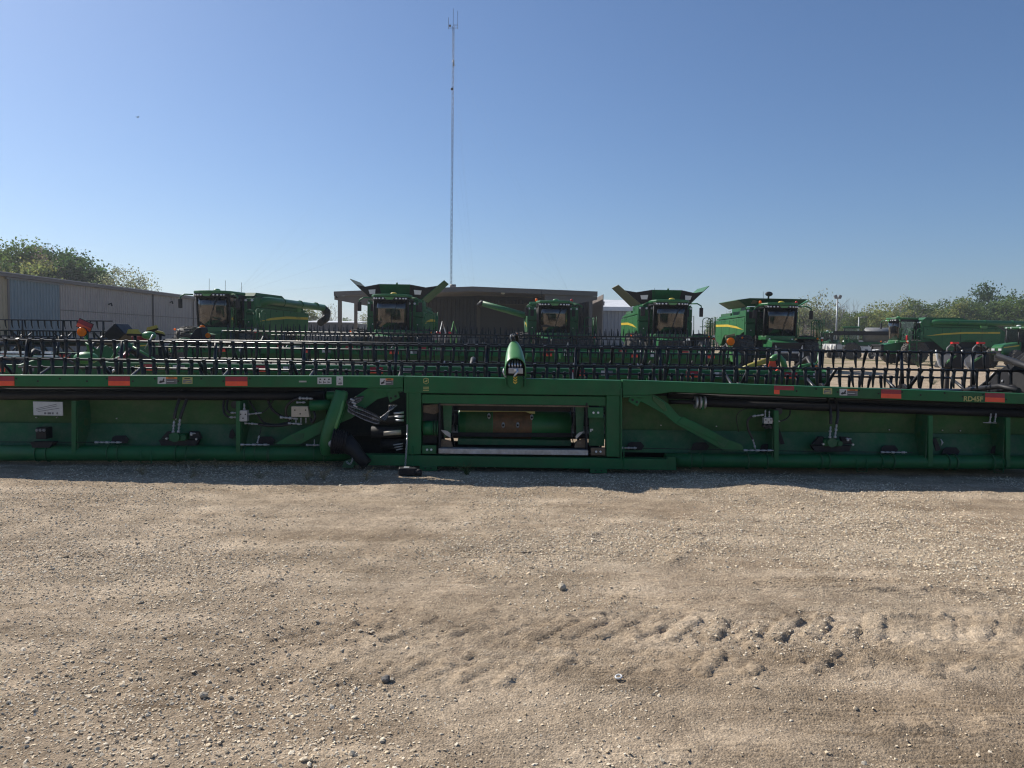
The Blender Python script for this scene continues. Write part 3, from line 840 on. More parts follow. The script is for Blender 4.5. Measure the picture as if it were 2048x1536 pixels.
m2.build('motor_fins', GREEN_D, header)
for x in (877, 1172):
    hbox('guide_strip', x, x + 3.5, 806, 898, 0.02, 0.14, BLACK_M)
for x0, x1 in ((884, 903), (1152, 1170)):
    hprism('guide_plate', [(x0, 807), (x1, 807), (x1 - 2, 868), (x0 + 3, 878)], 0.10, 0.14, GREEN_D)
for pts in ([(880, 861), (893, 863), (900, 868), (900, 877), (890, 871)], [(1152, 881), (1153, 872), (1160, 866), (1169, 864), (1160, 873)]):
    hprism('wear_flap', pts, 0.06, 0.075, GREYM)
for x in (906, 1147):
    hhose('side_wire', [(x - 3, 806, 0.1), (x + 2, 840, 0.09), (x - 3, 862, 0.08), (x + 2, 893, 0.1)], 0.006)
# feed drum, belt above, sill below
dr = MB().tube([hp(909, 859.5, 0.62), hp(914, 859.5, 0.62), hp(1143, 862.5, 0.62), hp(1148, 862.5, 0.62)], [0.19, 0.205, 0.205, 0.19], 32).build('feed_drum', GREEN_B, header)
MB().tube([hp(982, 860.4, 0.62), hp(1064, 861.6, 0.62)], 0.2062, 32, caps=False).build('rusty_band', RUSTD, dr)
MB().tube([hp(925, 859.6, 0.62), hp(980, 860.4, 0.62)], 0.2055, 32, caps=False).build('worn_band', OLIVE, dr)
for x, y in ((1005.5, 858), (1035.8, 858), (975.5, 840), (1065.5, 842.5)):
    c = hp(x, y, 0.405 if y > 850 else 0.44)
    fg = MB().ball(c, 0.03, 12, 8, (0.7, 0.5, 1.25)).build('finger_guide', ZINC, dr)
    MB().ball(c + Vector((0, -0.012, 0)), 0.015, 10, 6, (0.9, 0.6, 1.0)).build('finger_hole', BLACK_M, fg)
for k in range(10):
    x = 920 + k * 24.5
    c = hp(x, 884 + 0.012 * (x - 920), 0.5)
    MB().cyl(c, c + Vector((0, -0.02, 0)), 0.012, n=8).build('drum_bolt', BLACK, dr)
hprism('belt_flap', [(911, 812), (1144, 815), (1144, 828.5), (911, 826)], 0.30, 0.33, BLACK)
hprism('sunlit_strip', [(915, 824.5), (1048, 826.5), (1072, 826.8), (1072, 834), (1060, 833), (1052, 829.5), (915, 829.5)], 0.37, 0.375, DECALY)  # pale yellow colour stands in for the sunlit sliver above the drum
hprism('lower_guard', [(912, 884), (1146, 888), (1146, 899), (912, 896)], 0.30, 0.36, GREEN_D)
sl = hprism('sill_plate', [(877, 896.8), (1176, 900.2), (1176, 910.6), (877, 907)], -0.004, 0.10, SILL, bevel=0.003)
hprism('sun_block_deck', [(820, 780), (1262, 787), (1262, 791), (820, 784)], 0.16, 0.72, BLACK_M)  # added dark panel keeping sun from leaking through the centre opening
hprism('opening_floor', [(845, 902), (1210, 906), (1210, 911), (845, 907)], 0.11, 0.9, BLACK_M)
hprism('slot_plate', [(1180, 838), (1211, 838), (1211, 895), (1180, 894)], 0.12, 0.14, GREEN_D)
hprism('clip', [(1182, 860), (1188, 860), (1188, 863), (1184.5, 863), (1184.5, 866), (1182, 866)], 0.10, 0.12, WHITE)

# gear case strut, motor and drive line left of the opening
st = MB().tube([hp(*p) for p in curve([(683, 783, 0.02), (676, 812, -0.02), (664, 850, -0.04), (655, 885, -0.04), (654, 907, 0.0)])], [0.075 + 0.015 * math.sin(k * 0.15) for k in range(25)], 12, flat=0.75).build('drive_case', GREEN_B, header)
MB().tube([hp(*p) for p in curve([(688, 782, 0.0), (686, 812, -0.06), (679, 840, -0.09), (672, 862, -0.08)])], 0.018, 8).build('case_rim', GREEN_L, st)
MB().cyl(hp(616, 813, 0.10), hp(658, 811, 0.10), 0.062, n=18).cyl(hp(650, 792, 0.1), hp(690, 792, 0.1), 0.05, n=14).build('hydraulic_motor', GREEN, header)
bw = MB()
ax0, ax1 = hp(669, 880, -0.06), hp(697, 884, -0.06)
for k in range(7):
    a, b_ = ax0.lerp(ax1, k / 7), ax0.lerp(ax1, (k + 0.55) / 7)
    r = 0.155 - 0.004 * k
    bw.cyl(a, b_, r, n=22)
    bw.cyl(b_, ax0.lerp(ax1, (k + 1) / 7), r * 0.88, n=22)
pto = bw.build('drive_shaft_bellows', BLACK, header)
MB().tube([hp(692, 884, -0.06), hp(712, 898, -0.08), hp(722, 910, -0.1), hp(738, 925, -0.12)], [0.12, 0.085, 0.075, 0.07], 16).build('drive_shaft_guard', BLACK, pto)
MB().cyl(hp(662, 884, -0.04), hp(669, 884, -0.05), 0.06, n=14).build('hub', ZINC, pto)
MB().tube([hp(738, 868, 0.16), hp(778, 868, 0.16), hp(812, 865, 0.16)], [0.07, 0.06, 0.06], 16).build('cross_shaft', BLACK_M, header)
MB().tube([hp(765, 868.5, 0.075), hp(800, 866, 0.075)], 0.028, 10).build('shaft_label', BEIGEM, header)
MB().cyl(hp(740, 846, 0.2), hp(806, 842, 0.2), 0.05, n=14).cyl(hp(756, 893, 0.2), hp(812, 893, 0.2), 0.06, n=14).build('cross_tube', BLACK_M, header)
HOSE_HI = M('hose_highlight', (0.16, 0.165, 0.18), 0.25, 0.3, 0.3, 25)  # lighter grey on alternate hoses stands in for highlights on the black bundle
# bundle of rolled hoses hanging over the drive line
for k in range(6):
    o = k * 4.6
    hhose('hydraulic_hose', [(727 - k, 793 + 1.5 * k, 0.02), (703 - k, 798 + o * 0.9, -0.04), (698 + 3 * k, 806 + o, -0.06), (724 + 2 * k, 814 + 1.1 * o, -0.06), (752 + k, 828 + 0.8 * o, -0.04), (770 - 2 * k, 842 - 0.2 * o, 0.03), (776 + 3 * k, 812, 0.12)], 0.0085, HOSE_HI if k % 2 else HOSE)
for k in range(3):
    MB().cyl(hp(703 + 3 * k, 797 + 6 * k, -0.06), hp(711 + 3 * k, 801 + 6 * k, -0.06), 0.012, n=8).build('hose_fitting', ZINC, header)
for k in range(3):
    MB().cyl(hp(786 + 2 * k, 828 + 7 * k, 0.06), hp(806, 826 + 8 * k, 0.06), 0.012, n=8).build('hose_fitting', ZINC, header)
    MB().cyl(hp(784 + 3 * k, 892 + 5 * k, 0.08), hp(804, 889 + 5 * k, 0.08), 0.008, n=8).build('hose_fitting', ZINC, header)
# chain
def chain(name, pts, r=0.0045):
    pp = [hp(*p) for p in curve(pts, 10)]
    L = [0]
    for a, b_ in zip(pp, pp[1:]):
        L.append(L[-1] + (b_ - a).length)
    mb = MB(); n = int(L[-1] / 0.026)
    for k in range(n):
        s0 = L[-1] * (k + 0.5) / n
        i = max(j for j in range(len(L)) if L[j] <= s0)
        i = min(i, len(pp) - 2)
        c = pp[i].lerp(pp[i + 1], (s0 - L[i]) / (L[i + 1] - L[i]))
        t = (pp[i + 1] - pp[i]).normalized()
        u = t.orthogonal().normalized()
        if k % 2:
            u = t.cross(u)
        mb.tube([c + t * 0.017 * math.cos(q) + u * 0.009 * math.sin(q) for q in np.linspace(0, 2 * math.pi, 7)], r, 4, caps=False)
    return mb.build(name, ZINC, header)
chain('chain', [(815, 849, -0.03), (814.5, 880, -0.03), (813, 905, -0.035), (811, 936, -0.03)])
chain('chain', [(716, 894, -0.1), (712, 910, -0.13), (705, 924, -0.13), (697, 921, -0.1)])
for x in (826, 1247):
    htube('lever_rod', [(x, 891, -0.02), (x, 905, -0.03), (x - 0.5, 934 if x < 900 else 936, -0.03), (x - 14 if x < 900 else x + 12, 935.5 if x < 900 else 940, -0.03)], 0.006, GREEN)

# hydraulic units on the wings
def fitting(x0, y0, x1, y1, d, n=3, r=0.011, parent=None):
    a, b_ = hp(x0, y0, d), hp(x1, y1, d)
    mb = MB()
    for k in range(n):
        p, q = a.lerp(b_, k / n), a.lerp(b_, (k + 0.62) / n)
        mb.cyl(p, q, r * (1.0 if k % 2 else 1.35), n=6)
        mb.cyl(q, a.lerp(b_, (k + 1) / n), r * 0.7, n=8)
    return mb.build('hose_fitting', ZINC, parent or header)
for (x, y, w, h) in ((347, 877, 26, 15), (1672, 888, 24, 14)):
    un = MB().b2(hp(x - w * 0.7, y - 7, 0.10), hp(x + w * 0.6, y + 7, 0.22)).build('gearbox', GREEN, header, 0.01)
    MB().cyl(hp(x - 3, y - 1, 0.06), hp(x - 3, y - 1, 0.11), 0.055, n=16).cyl(hp(x + 14, y + 1, 0.07), hp(x + 14, y + 1, 0.11), 0.03, n=12).build('gearbox_cover', GREEN_D, un)
    hprism('gearbox_tray', [(x - 40, y + 6), (x + 40, y + 6), (x + 36, y + 17), (x - 34, y + 17)], 0.12, 0.2, BLACK_M, un)
    hprism('gearbox_tray', [(x - 37, y + 4), (x - 24, y - 11), (x - 14, y - 11), (x - 18, y + 4)], 0.14, 0.2, BLACK_M, un)
    hprism('gearbox_tray', [(x + 20, y - 11), (x + 38, y - 10), (x + 44, y + 4), (x + 24, y + 4)], 0.14, 0.2, BLACK_M, un)
    for k, dx in enumerate((-5, 4)):
        fitting(x + dx - 2 + 1.5 * k, y - 10, x + dx + 3 * k, y - 34 - 5 * k, 0.08, 4, 0.013, un)
        hhose('hydraulic_hose', [(x + dx + 3 * k, y - 38, 0.08), (x + dx + 2 + 5 * k, y - 55, 0.10), (x + dx + 4 + 6 * k, y - 75, 0.16), (x + dx + 4 + 6 * k, y - 95, 0.25)], 0.018, HOSE, un)
    for sx, sy in ((-20, 2), (30, -6), (40, 3)):
        hcyl(MB(), x + sx, y + sy, 0.07, 0.1, 0.012, 8).build('bolt', ZINC, un)
    fitting(x + 27, y - 9, x + 38, y - 8, 0.09, 2, 0.008, un)
# manifolds
def manifold(x0, x1, y0, y1, mat, sl=0.0):
    m = hprism('manifold_block', [(x0, y0), (x1 - sl, y0), (x1, y1), (x0, y1)], 0.05, 0.12, mat, bevel=0.004)
    for k in range(3):
        hcyl(MB(), x0 + (x1 - x0) * (0.2 + 0.3 * k), y0 + (y1 - y0) * (0.35 + 0.35 * (k % 2)), 0.044, 0.052, 0.008, 8).build('port', BLACK_M, m)
    return m
mf = manifold(475, 491, 821.5, 844, GREYM)
fitting(475, 827, 455, 827, 0.08, 3, 0.010, mf); fitting(475, 836, 453, 836, 0.08, 3, 0.010, mf); fitting(483.5, 821, 483.5, 808, 0.08, 2, 0.012, mf)
fitting(491, 830, 519, 827, 0.08, 4, 0.009, mf); fitting(484, 848, 511, 850, 0.08, 4, 0.010, mf)
hhose('hydraulic_hose', [(455, 827, 0.08), (447, 820, 0.1), (444, 800, 0.18), (444, 788, 0.25)], 0.014, HOSE, mf)
hhose('hydraulic_hose', [(453, 836, 0.08), (442, 828, 0.1), (436, 808, 0.17), (436, 788, 0.25)], 0.014, HOSE, mf)
hhose('wire', [(519, 827, 0.08), (530, 818, 0.1), (538, 800, 0.2)], 0.006, HOSE, mf)
hhose('hydraulic_hose', [(511, 850, 0.1), (530, 853, 0.1), (555, 853, 0.1), (580, 849, 0.1)], 0.016, HOSE, mf)
hhose('hydraulic_hose', [(487, 806, 0.2), (505, 828, 0.14), (520, 848, 0.14), (545, 852, 0.14), (572, 847, 0.14)], 0.012, HOSE, mf)
hhose('hydraulic_hose', [(520, 800, 0.26), (532, 822, 0.22), (552, 836, 0.2), (572, 838, 0.16)], 0.016, HOSE, mf)
mf2 = manifold(580, 616, 813.5, 835, BEIGEM, 3)
hhose('hydraulic_hose', [(600, 797, 0.09), (584, 801, 0.08), (570, 813, 0.08), (567, 830, 0.09), (575, 845, 0.1)], 0.016, HOSE, mf2)
fitting(594, 797.5, 622, 798.5, 0.08, 4, 0.014, mf2); fitting(556, 836, 592, 839, 0.08, 4, 0.013, mf2); fitting(572, 848, 600, 850, 0.08, 3, 0.010, mf2)
fitting(589, 806, 607, 806, 0.08, 3, 0.010, mf2)
for k in range(3):
    fitting(588 + 10 * k, 837, 588 + 10 * k, 848, 0.08, 2, 0.008, mf2)
hhose('hydraulic_hose', [(622, 822, 0.1), (628, 834, 0.05), (622, 846, 0.06), (617, 838, 0.08)], 0.014, HOSE, mf2)
mf3 = manifold(1531, 1548, 836.5, 848.5, GREYM)
for k, (x, y) in enumerate(((1535, 821), (1543, 823))):
    fitting(x, 836, x, y, 0.08, 3, 0.008, mf3)
fitting(1531, 831, 1508, 834, 0.08, 3, 0.010, mf3); fitting(1549, 844, 1565, 844, 0.08, 3, 0.008, mf3)
hhose('hydraulic_hose', [(1508, 834, 0.08), (1500, 842, 0.08), (1500, 858, 0.08), (1508, 876, 0.08), (1512, 884, 0.08)], 0.013, HOSE, mf3)
fitting(1510, 880, 1515, 899, 0.08, 3, 0.010, mf3)
hhose('wire', [(1565, 844, 0.08), (1578, 840, 0.1), (1588, 832, 0.14), (1594, 820, 0.22)], 0.008, HOSE, mf3)
hhose('wire', [(1488, 868, 0.2), (1483, 840, 0.2), (1490, 826, 0.2), (1510, 818, 0.2)], 0.005, HOSE, mf3)
for k in range(4):
    hcyl(MB(), 1533 + 4 * k, 853 + (k % 2) * 3, 0.06, 0.12, 0.02, 8).build('solenoid', BLACK, mf3)
# long thin control rods with bright connectors along the tube
for pts, fits in (([(-130, 884), (60, 885.5), (250, 886)], ((185, 239),)), ([(472, 890.5), (760, 892)], ((478, 536), (610, 645))), ([(1245, 897), (1550, 903)], ((1244, 1275), (1490, 1550))), ([(1560, 903), (1830, 906.5)], ((1766, 1818),))):
    rd = htube('control_rod', [(x, y, 0.055) for x, y in pts], 0.004, BLACK)
    for a, b_ in fits:
        yy = pts[0][1] + (pts[-1][1] - pts[0][1]) * (a - pts[0][0]) / (pts[-1][0] - pts[0][0])
        fitting(a, yy, b_, yy + 0.3, 0.05, 5, 0.010, rd)
fitting(511, 888, 515, 872, 0.06, 3, 0.008); hhose('wire', [(515, 872, 0.06), (517, 862, 0.08), (516, 850, 0.1)], 0.005)
fitting(626, 893, 626, 880, 0.06, 2, 0.007)
# valve pack on the far left, lever unit on the right
vp = MB().b2(hp(62, 857, 0.08), hp(84, 880, 0.2)).build('valve_pack', BLACK, header, 0.006)
for k in range(5):
    hcyl(MB(), 66 + 3.6 * k, 862 + 3 * (k % 2), 0.06, 0.09, 0.016, 8).build('valve_cap', BLACK_M if k % 2 else GREYP, vp)
hprism('valve_tray', [(54, 886), (100, 886), (92, 897), (58, 897)], 0.06, 0.16, BLACK_M, vp)
lv = MB().b2(hp(1876, 878, 0.1), hp(1892, 888, 0.2)).build('lever_unit', GREEN_D, header, 0.004)
for k in range(4):
    htube('spring', [(1888 + k * 1.6, 880 + 2 * k, 0.07), (1892 - k, 886 + 2 * k, 0.07)], 0.006, ZINC, lv)
hprism('lever_arm', [(1873, 880), (1880, 878), (1890, 902), (1880, 904)], 0.08, 0.1, BLACK_M, lv)
for x in (1989, 1999):
    fitting(x, 846, x + 2.5, 828, 0.09, 4, 0.009)
htube('hose_bracket', [(1977, 847, 0.1), (2004, 848, 0.1)], 0.006, ZINC)
for x, y in ((455, 812), (1563, 825), (2024, 848)):
    hcyl(MB(), x + 4, y, 0.16, 0.2, 0.045, 14).build('bobbin', TAN, header)
# diagram plate on the left
pl = hprism('diagram_plate', [(50, 805), (110, 806), (111, 834), (51, 833)], 0.14, 0.15, DECALW, bevel=0.002)
for k, (a, b_) in enumerate((((57, 819), (98, 810)), ((57, 822), (99, 813.5)), ((60, 825), (104, 818)))):
    hprism('plate_line', [a, b_, (b_[0], b_[1] + 1.1), (a[0], a[1] + 1.1)], 0.1375, 0.142, DECALG, pl)
for x0, x1 in ((73, 77), (80, 87), (89, 92), (98, 101)):
    hbox('plate_mark', x0, x1, 827, 831, 0.1375, 0.142, DECALG, pl)
# rivets on the sheets
rv = [(36, 841), (79, 841), (203, 843), (326, 844), (1333, 857), (1448, 859), (1563, 862), (1694, 863), (1806, 866), (1916, 867), (1953, 868)]
for x, y in rv:
    hcyl(MB(), x, y, 0.318, 0.34, 0.007, 6).build('rivet', ZINC, header)

# coupler hood on the centre bar
hx0, dh = 1031, -0.10
# shell made of an arch swept from the open mouth (towards the camera) to the nose
hv, hf = [], []
mouth = [(-21.5, 756), (-21.5, 742), (-20.5, 732), (-18, 724.5), (-13, 719), (-6, 716), (0, 715.2), (6, 716), (13, 719), (18, 724.5), (20.5, 732), (21.5, 742), (21.5, 757)]
levels = [(0.0, 1.0, 0, 0.0), (0.08, 1.0, -4, 0.03), (0.28, 0.97, -14, 0.12), (0.48, 0.90, -24, 0.22), (0.68, 0.79, -34, 0.31), (0.86, 0.62, -42, 0.38), (1.0, 0.38, -47, 0.42)]
for (t, s, up, back) in levels:
    for (mx, my) in mouth:
        y = 756 + (my - 756) * (1 - 0.25 * t) + up * (1 if my < 745 else max(0, (756 - my)) / 14.0)
        hv.append(hp(hx0 + mx * s - 3 * t, y, dh + back))
n = len(mouth)
for i in range(len(levels) - 1):
    for k in range(n - 1):
        hf.append((i * n + k, i * n + k + 1, (i + 1) * n + k + 1, (i + 1) * n + k))
hf.append(tuple((len(levels) - 1) * n + k for k in range(n)))
mb = MB(); mb._add(hv, hf, True)
hood_o = mb.build('coupler_hood', GREEN_L, header)
md = hood_o.modifiers.new('shell', 'SOLIDIFY'); md.thickness = 0.012
hood_o.modifiers.new('soft', 'SUBSURF').levels = 1
hood_o.modifiers['soft'].render_levels = 1
hbox('hood_back', 1013, 1049, 722, 752, dh + 0.10, dh + 0.12, BLACK_M, hood_o)
cb = hprism('coupler_block', [(1017, 735), (1045.5, 735.5), (1045.5, 746.5), (1017, 746)], dh - 0.015, dh + 0.08, GREYM, hood_o, 0.004)
for k, x in enumerate((1019, 1025, 1030.5, 1036, 1041.5)):
    htube('coupler_pipe', curve([(x, 735.5, dh + 0.03), (x - 0.6, 729, dh + 0.0), (x - 0.3 + (x - 1030) * -0.1, 722 - (2 if 1 <= k <= 3 else 0), dh + 0.07)]), 0.010, STEEL, hood_o)
htube('coupler_handle', curve([(1033, 737, dh - 0.03), (1035, 742, dh - 0.05), (1031, 748, dh - 0.05), (1028, 752, dh - 0.03)]), 0.012, STEEL, hood_o)
hcyl(MB(), 1030, 739.5, dh - 0.04, dh, 0.016, 10).build('coupler_knob', STEEL, hood_o)
for k in range(3):
    y = 752 + 5.0 * k
    hprism('arrow_mark', [(1026.5, y), (1030.4, y + 3.2), (1034.3, y), (1034.3, y + 2.8), (1030.4, y + 6), (1026.5, y + 2.8)], -0.034, -0.028, YELLOW, hood_o)
hprism('hood_base', [(1013.5, 751), (1047, 751.8), (1046.5, 770), (1040, 776), (1022, 776), (1014.5, 769)], -0.028, -0.008, GREEN, hood_o, 0.003)
for x, y in ((1011, 748), (1050, 749)):
    hbox('hood_cheek', x - 1.2, x + 1.2, y, y + 25, -0.08, 0.0, GREEN, hood_o)
for k in range(3):
    hhose('hydraulic_hose', [(1023 + 3.5 * k, 684, dh + 0.40), (1021 + 3.6 * k, 675, dh + 0.40), (1023 + 3.6 * k, 669.5, dh + 0.44), (1028 + 3.4 * k, 670, dh + 0.5), (1030 + 3.4 * k, 684, dh + 0.6)], 0.010, HOSE if k else GREYP, hood_o)
htube('latch', curve([(1008, 737, dh), (1007, 744, dh - 0.03), (1009, 750, dh - 0.02), (1012, 753, dh)]), 0.008, ZINC, hood_o)

# ---- reel of the front header
def reel(root, x0, x1, yc, zc, rad, ph, ky, n_tine_rows, tine_l, spacing, spiders, tine_parts, tilt=0.0, up=False, r_bat=0.0145, zslope=0.0, tube_r=0.10):
    """reel along X with six bats; tine_parts rows keep every tine as its own object"""
    off = Vector(ORG[root.name])
    W = lambda x, y, z: Vector((x, yc + ky * x + y, zc + zslope * x + z))
    MB().tube([W(x0, 0, 0), W(0.5 * (x0 + x1), 0, 0), W(x1, 0, 0)], tube_r, 14).build('reel_tube', REELP, root)
    L = tine_l
    tm = MB()
    sg = 1 if up else -1
    tm.tube([(0, 0, 0.012 * sg), (0, 0, 0.07 * sg * L / 0.21), (0, 0.008 * sg, 0.14 * sg * L / 0.21), (0, 0.03 * sg, L * sg)], [0.027, 0.024, 0.018, 0.010], 6, flat=0.55)
    tm.box((0, 0, 0.0), (0.034, 0.044, 0.044))
    tine = tm.mesh('tine', TINEP)
    rng = random.Random(3)
    for k in range(6):
        a = R(ph) + k * math.pi / 3
        cy, cz = rad * math.cos(a), rad * math.sin(a)
        bt = MB().tube([W(x0 + 0.03, cy, cz), W(0, cy, cz) if x0 < 0 < x1 else W((x0 + x1) / 2, cy, cz), W(x1 - 0.03, cy, cz)], r_bat, 8).build('reel_bat', REELP, root)
        n = int((x1 - x0 - 0.2) / spacing)
        if k in tine_parts:
            for i in range(n):
                x = x0 + 0.1 + (i + 0.5) * spacing
                inst('tine', tine, bt, W(x, cy, cz) - off, (R(tilt + rng.gauss(0, 4) + (18 if rng.random() < 0.02 else 0)), R(rng.gauss(0, 2.6)), R(rng.uniform(-6, 6))))
        else:
            mb = MB()
            for i in range(n):
                x = x0 + 0.1 + (i + 0.5) * spacing
                c = W(x, cy, cz)
                cr, sr = math.cos(R(tilt)), math.sin(R(tilt))
                d = Vector((0, -sr * sg, cr * sg)) * L
                mb.tube([c, c + d * 0.6, c + d + Vector((0, 0.03, 0))], [0.024, 0.017, 0.008], 4, flat=0.6)
            tag(mb.build('tines', TINEP, bt), kind='stuff')
    for x in spiders:
        mb = MB()
        for k in range(6):
            a = R(ph) + k * math.pi / 3
            p, q = W(x, 0.09 * math.cos(a), 0.09 * math.sin(a)), W(x, rad * math.cos(a), rad * math.sin(a))
            mb.tube([p, q], [0.028, 0.018], 6)
        mb.cyl(W(x - 0.02, 0, 0), W(x + 0.02, 0, 0), tube_r * 1.6, n=16)
        mb.build('reel_spider', REELP, root)

reel(header, -6.75, 6.72, 9.98, 0.866, 0.60, 82.0, KY, 3, 0.235, 0.1524, (-6.3, -5.1, -3.9, -2.75, -1.55, -0.35, 0.85, 2.0, 3.05, 4.2, 5.35, 6.35), (0, 1, 5), tilt=4.0)
# right end of the header: black end shield with bolts, reel arm
for x0_, x1_ in ((600, 830), (1225, 1420)):
    hprism('sun_block_skirt', [(x0_, 870), (x1_, 872), (x1_, 938), (x0_, 934)], 0.64, 0.66, BLACK_M)  # added black panels that block sun streaks under the header
hprism('sun_block_skirt', [(820, 800), (1235, 804), (1235, 890), (820, 886)], 1.9, 1.92, BLACK_M)  # added blocker behind the drum, set back to let skylight in
hprism('sun_block_cheek', [(640, 768), (642, 768), (642, 930), (640, 930)], 0.28, 0.66, BLACK_M)  # added side panels closing depth gaps where sun leaked in
hprism('sun_block_cheek', [(1243.5, 778), (1245.5, 778), (1245.5, 935), (1243.5, 935)], 0.16, 0.97, BLACK_M)
es = MB().ext([(6.78, 8.9, 0.35), (6.78, 8.95, 1.12), (6.78, 9.35, 1.5), (6.78, 9.7, 1.62), (6.78, 10.4, 1.25), (6.78, 11.3, 0.75), (6.78, 12.0, 0.3), (6.78, 11.4, 0.12), (6.78, 9.2, 0.1)], (0.06, 0, 0)).build('end_shield', BLACK, header, 0.01)
es2 = MB().ext([(6.70, 9.45, 0.75), (6.70, 9.4, 1.28), (6.70, 9.75, 1.52), (6.70, 10.1, 1.25), (6.70, 10.1, 0.75)], (0.06, 0, 0)).build('end_shield_panel', BLACK_M, es, 0.02)
for k in range(26):
    y = 9.1 + (k % 7) * 0.24 + 0.05 * (k % 3)
    z = 0.62 + (k // 7) * 0.21 + 0.04 * (k % 2)
    MB().cyl((6.765, y, z), (6.78, y, z), 0.016, n=6).build('bolt', ZINC, es)
for pts in ([(6.6, 9.0, 1.05), (6.6, 9.5, 1.28), (6.6, 10.2, 1.42)], [(6.55, 9.15, 0.7), (6.55, 9.8, 1.02), (6.55, 10.3, 0.92)], [(-6.9, 9.0, 1.05), (-6.9, 9.5, 1.28), (-6.9, 10.2, 1.42)]):
    MB().tube(pts, 0.045, 8).build('reel_arm', BLACK, header)
for x in (-6.2, -0.05, 0.05, 6.2):
    MB().tube([(x, 8.85 + KY * x, 1.02), (x, 9.2 + KY * x, 1.05), (x, 9.95 + KY * x, 0.95)], 0.035, 8).build('reel_arm', BLACK, header)
# draper deck and cutter bar on the far side of the frame
MB().ext([(-6.8, 9.1 - 0.34, 0.42), (6.8, 9.1 + 0.34, 0.42), (6.8, 10.9 + 0.34, 0.16), (-6.8, 10.9 - 0.34, 0.16)], (0, 0, -0.05)).build('draper_deck', BLACK_M, header)
# ------------------------------------------------------------------ headers standing in rows behind
def put(root, mb, name, mat, parent=None, bevel=0.0):
    return mb.build(name, mat, parent or root, bevel)

def back_header(name, label, x0, x1, Y, ztop, reel_dy, reel_z, rad, ph, tine_up=False, tine_l=0.2, rows=(0, 1, 5), ky=0.03, lettering=None, group='headers parked in rows behind'):
    """header seen from behind: frame bar, sheet, tube, end shields, reel beyond it"""
    root = empty(name, ((x0 + x1) / 2, Y, 0), label, 'combine header', group)
    W = lambda x, y, z: Vector((x, Y + ky * x + y, z))
    bar = put(root, MB().ext([W(x0, 0, ztop), W(x1, 0, ztop), W(x1, 0, ztop - 0.15), W(x0, 0, ztop - 0.15)], (0, 0.14, 0)), 'frame_bar', GREEN, None, 0.006)
    put(root, MB().ext([W(x0, 0.2, ztop - 0.15), W(x1, 0.2, ztop - 0.15), W(x1, 0.35, 0.28), W(x0, 0.35, 0.28)], (0, 0.02, 0)), 'back_sheet', GREEN_D)
    put(root, MB().tube([W(x0, 0.1, 0.2), W(x1, 0.1, 0.2)], 0.09, 12), 'lower_tube', GREEN)
    put(root, MB().ext([W(x0, 0.3, 0.4), W(x1, 0.3, 0.4), W(x1, 1.9, 0.15), W(x0, 1.9, 0.15)], (0, 0, -0.05)), 'draper_deck', BLACK_M)
    n = max(4, int((x1 - x0) / 1.5))
    for k in range(n + 1):
        x = x0 + (x1 - x0) * k / n
        put(root, MB().b2(W(x - 0.03, 0.02, 0.2), W(x + 0.03, 0.2, ztop - 0.15)), 'rib', GREEN)
    # reflectors and decals on the bar
    for k, f in enumerate((0.05, 0.2, 0.36, 0.64, 0.8, 0.94)):
        x = x0 + (x1 - x0) * f
        put(root, MB().b2(W(x, -0.006, ztop - 0.07), W(x + 0.22, 0.002, ztop - 0.02)), 'reflector', REDREF, bar)
        put(root, MB().b2(W(x, -0.006, ztop - 0.125), W(x + 0.22, 0.002, ztop - 0.071)), 'reflector', ORGREF, bar)
        put(root, MB().b2(W(x + 0.5, -0.006, ztop - 0.11), W(x + 0.58, 0.002, ztop - 0.03)), 'decal', DECALW, bar)
        put(root, MB().b2(W(x + 0.59, -0.006, ztop - 0.11), W(x + 0.7, 0.002, ztop - 0.03)), 'decal', DECALG, bar)
    for (x, body, size, mat) in lettering or ():
        text('lettering', body, mat, bar, W(x, -0.006, ztop - 0.08), size, rot=(math.pi / 2, 0, math.atan(ky)), bold=0.001)
    # end shields
    for x, s in ((x0, -1), (x1, 1)):
        put(root, MB().ext([W(x, 0, 0.25), W(x, 0, ztop), W(x, 0.8, ztop + 0.15), W(x, 1.7, 0.9), W(x, 2.7, 0.35), W(x, 2.4, 0.12), W(x, 0.3, 0.12)], (0.06 * s, 0, 0)), 'end_shield', GREEN, None, 0.01)
        put(root, MB().tube([W(x - 0.1 * s, 0.2, ztop - 0.05), W(x - 0.1 * s, 0.6, ztop + 0.22), W(x - 0.1 * s, reel_dy, reel_z)], 0.045, 6), 'reel_arm', BLACK)
    m = (x0 + x1) / 2
    put(root, MB().tube([W(m, 0.1, ztop), W(m, 0.6, ztop + 0.12), W(m, reel_dy, reel_z)], 0.05, 6), 'reel_arm', BLACK)
    reel(root, x0 + 0.15, x1 - 0.15, Y + reel_dy, reel_z, rad, ph, ky, 3, tine_l, 0.1524, [x0 + 0.4 + k * (x1 - x0 - 0.8) / 9 for k in range(10)], (), tilt=0 if tine_up else 6, up=tine_up)
    return root, W

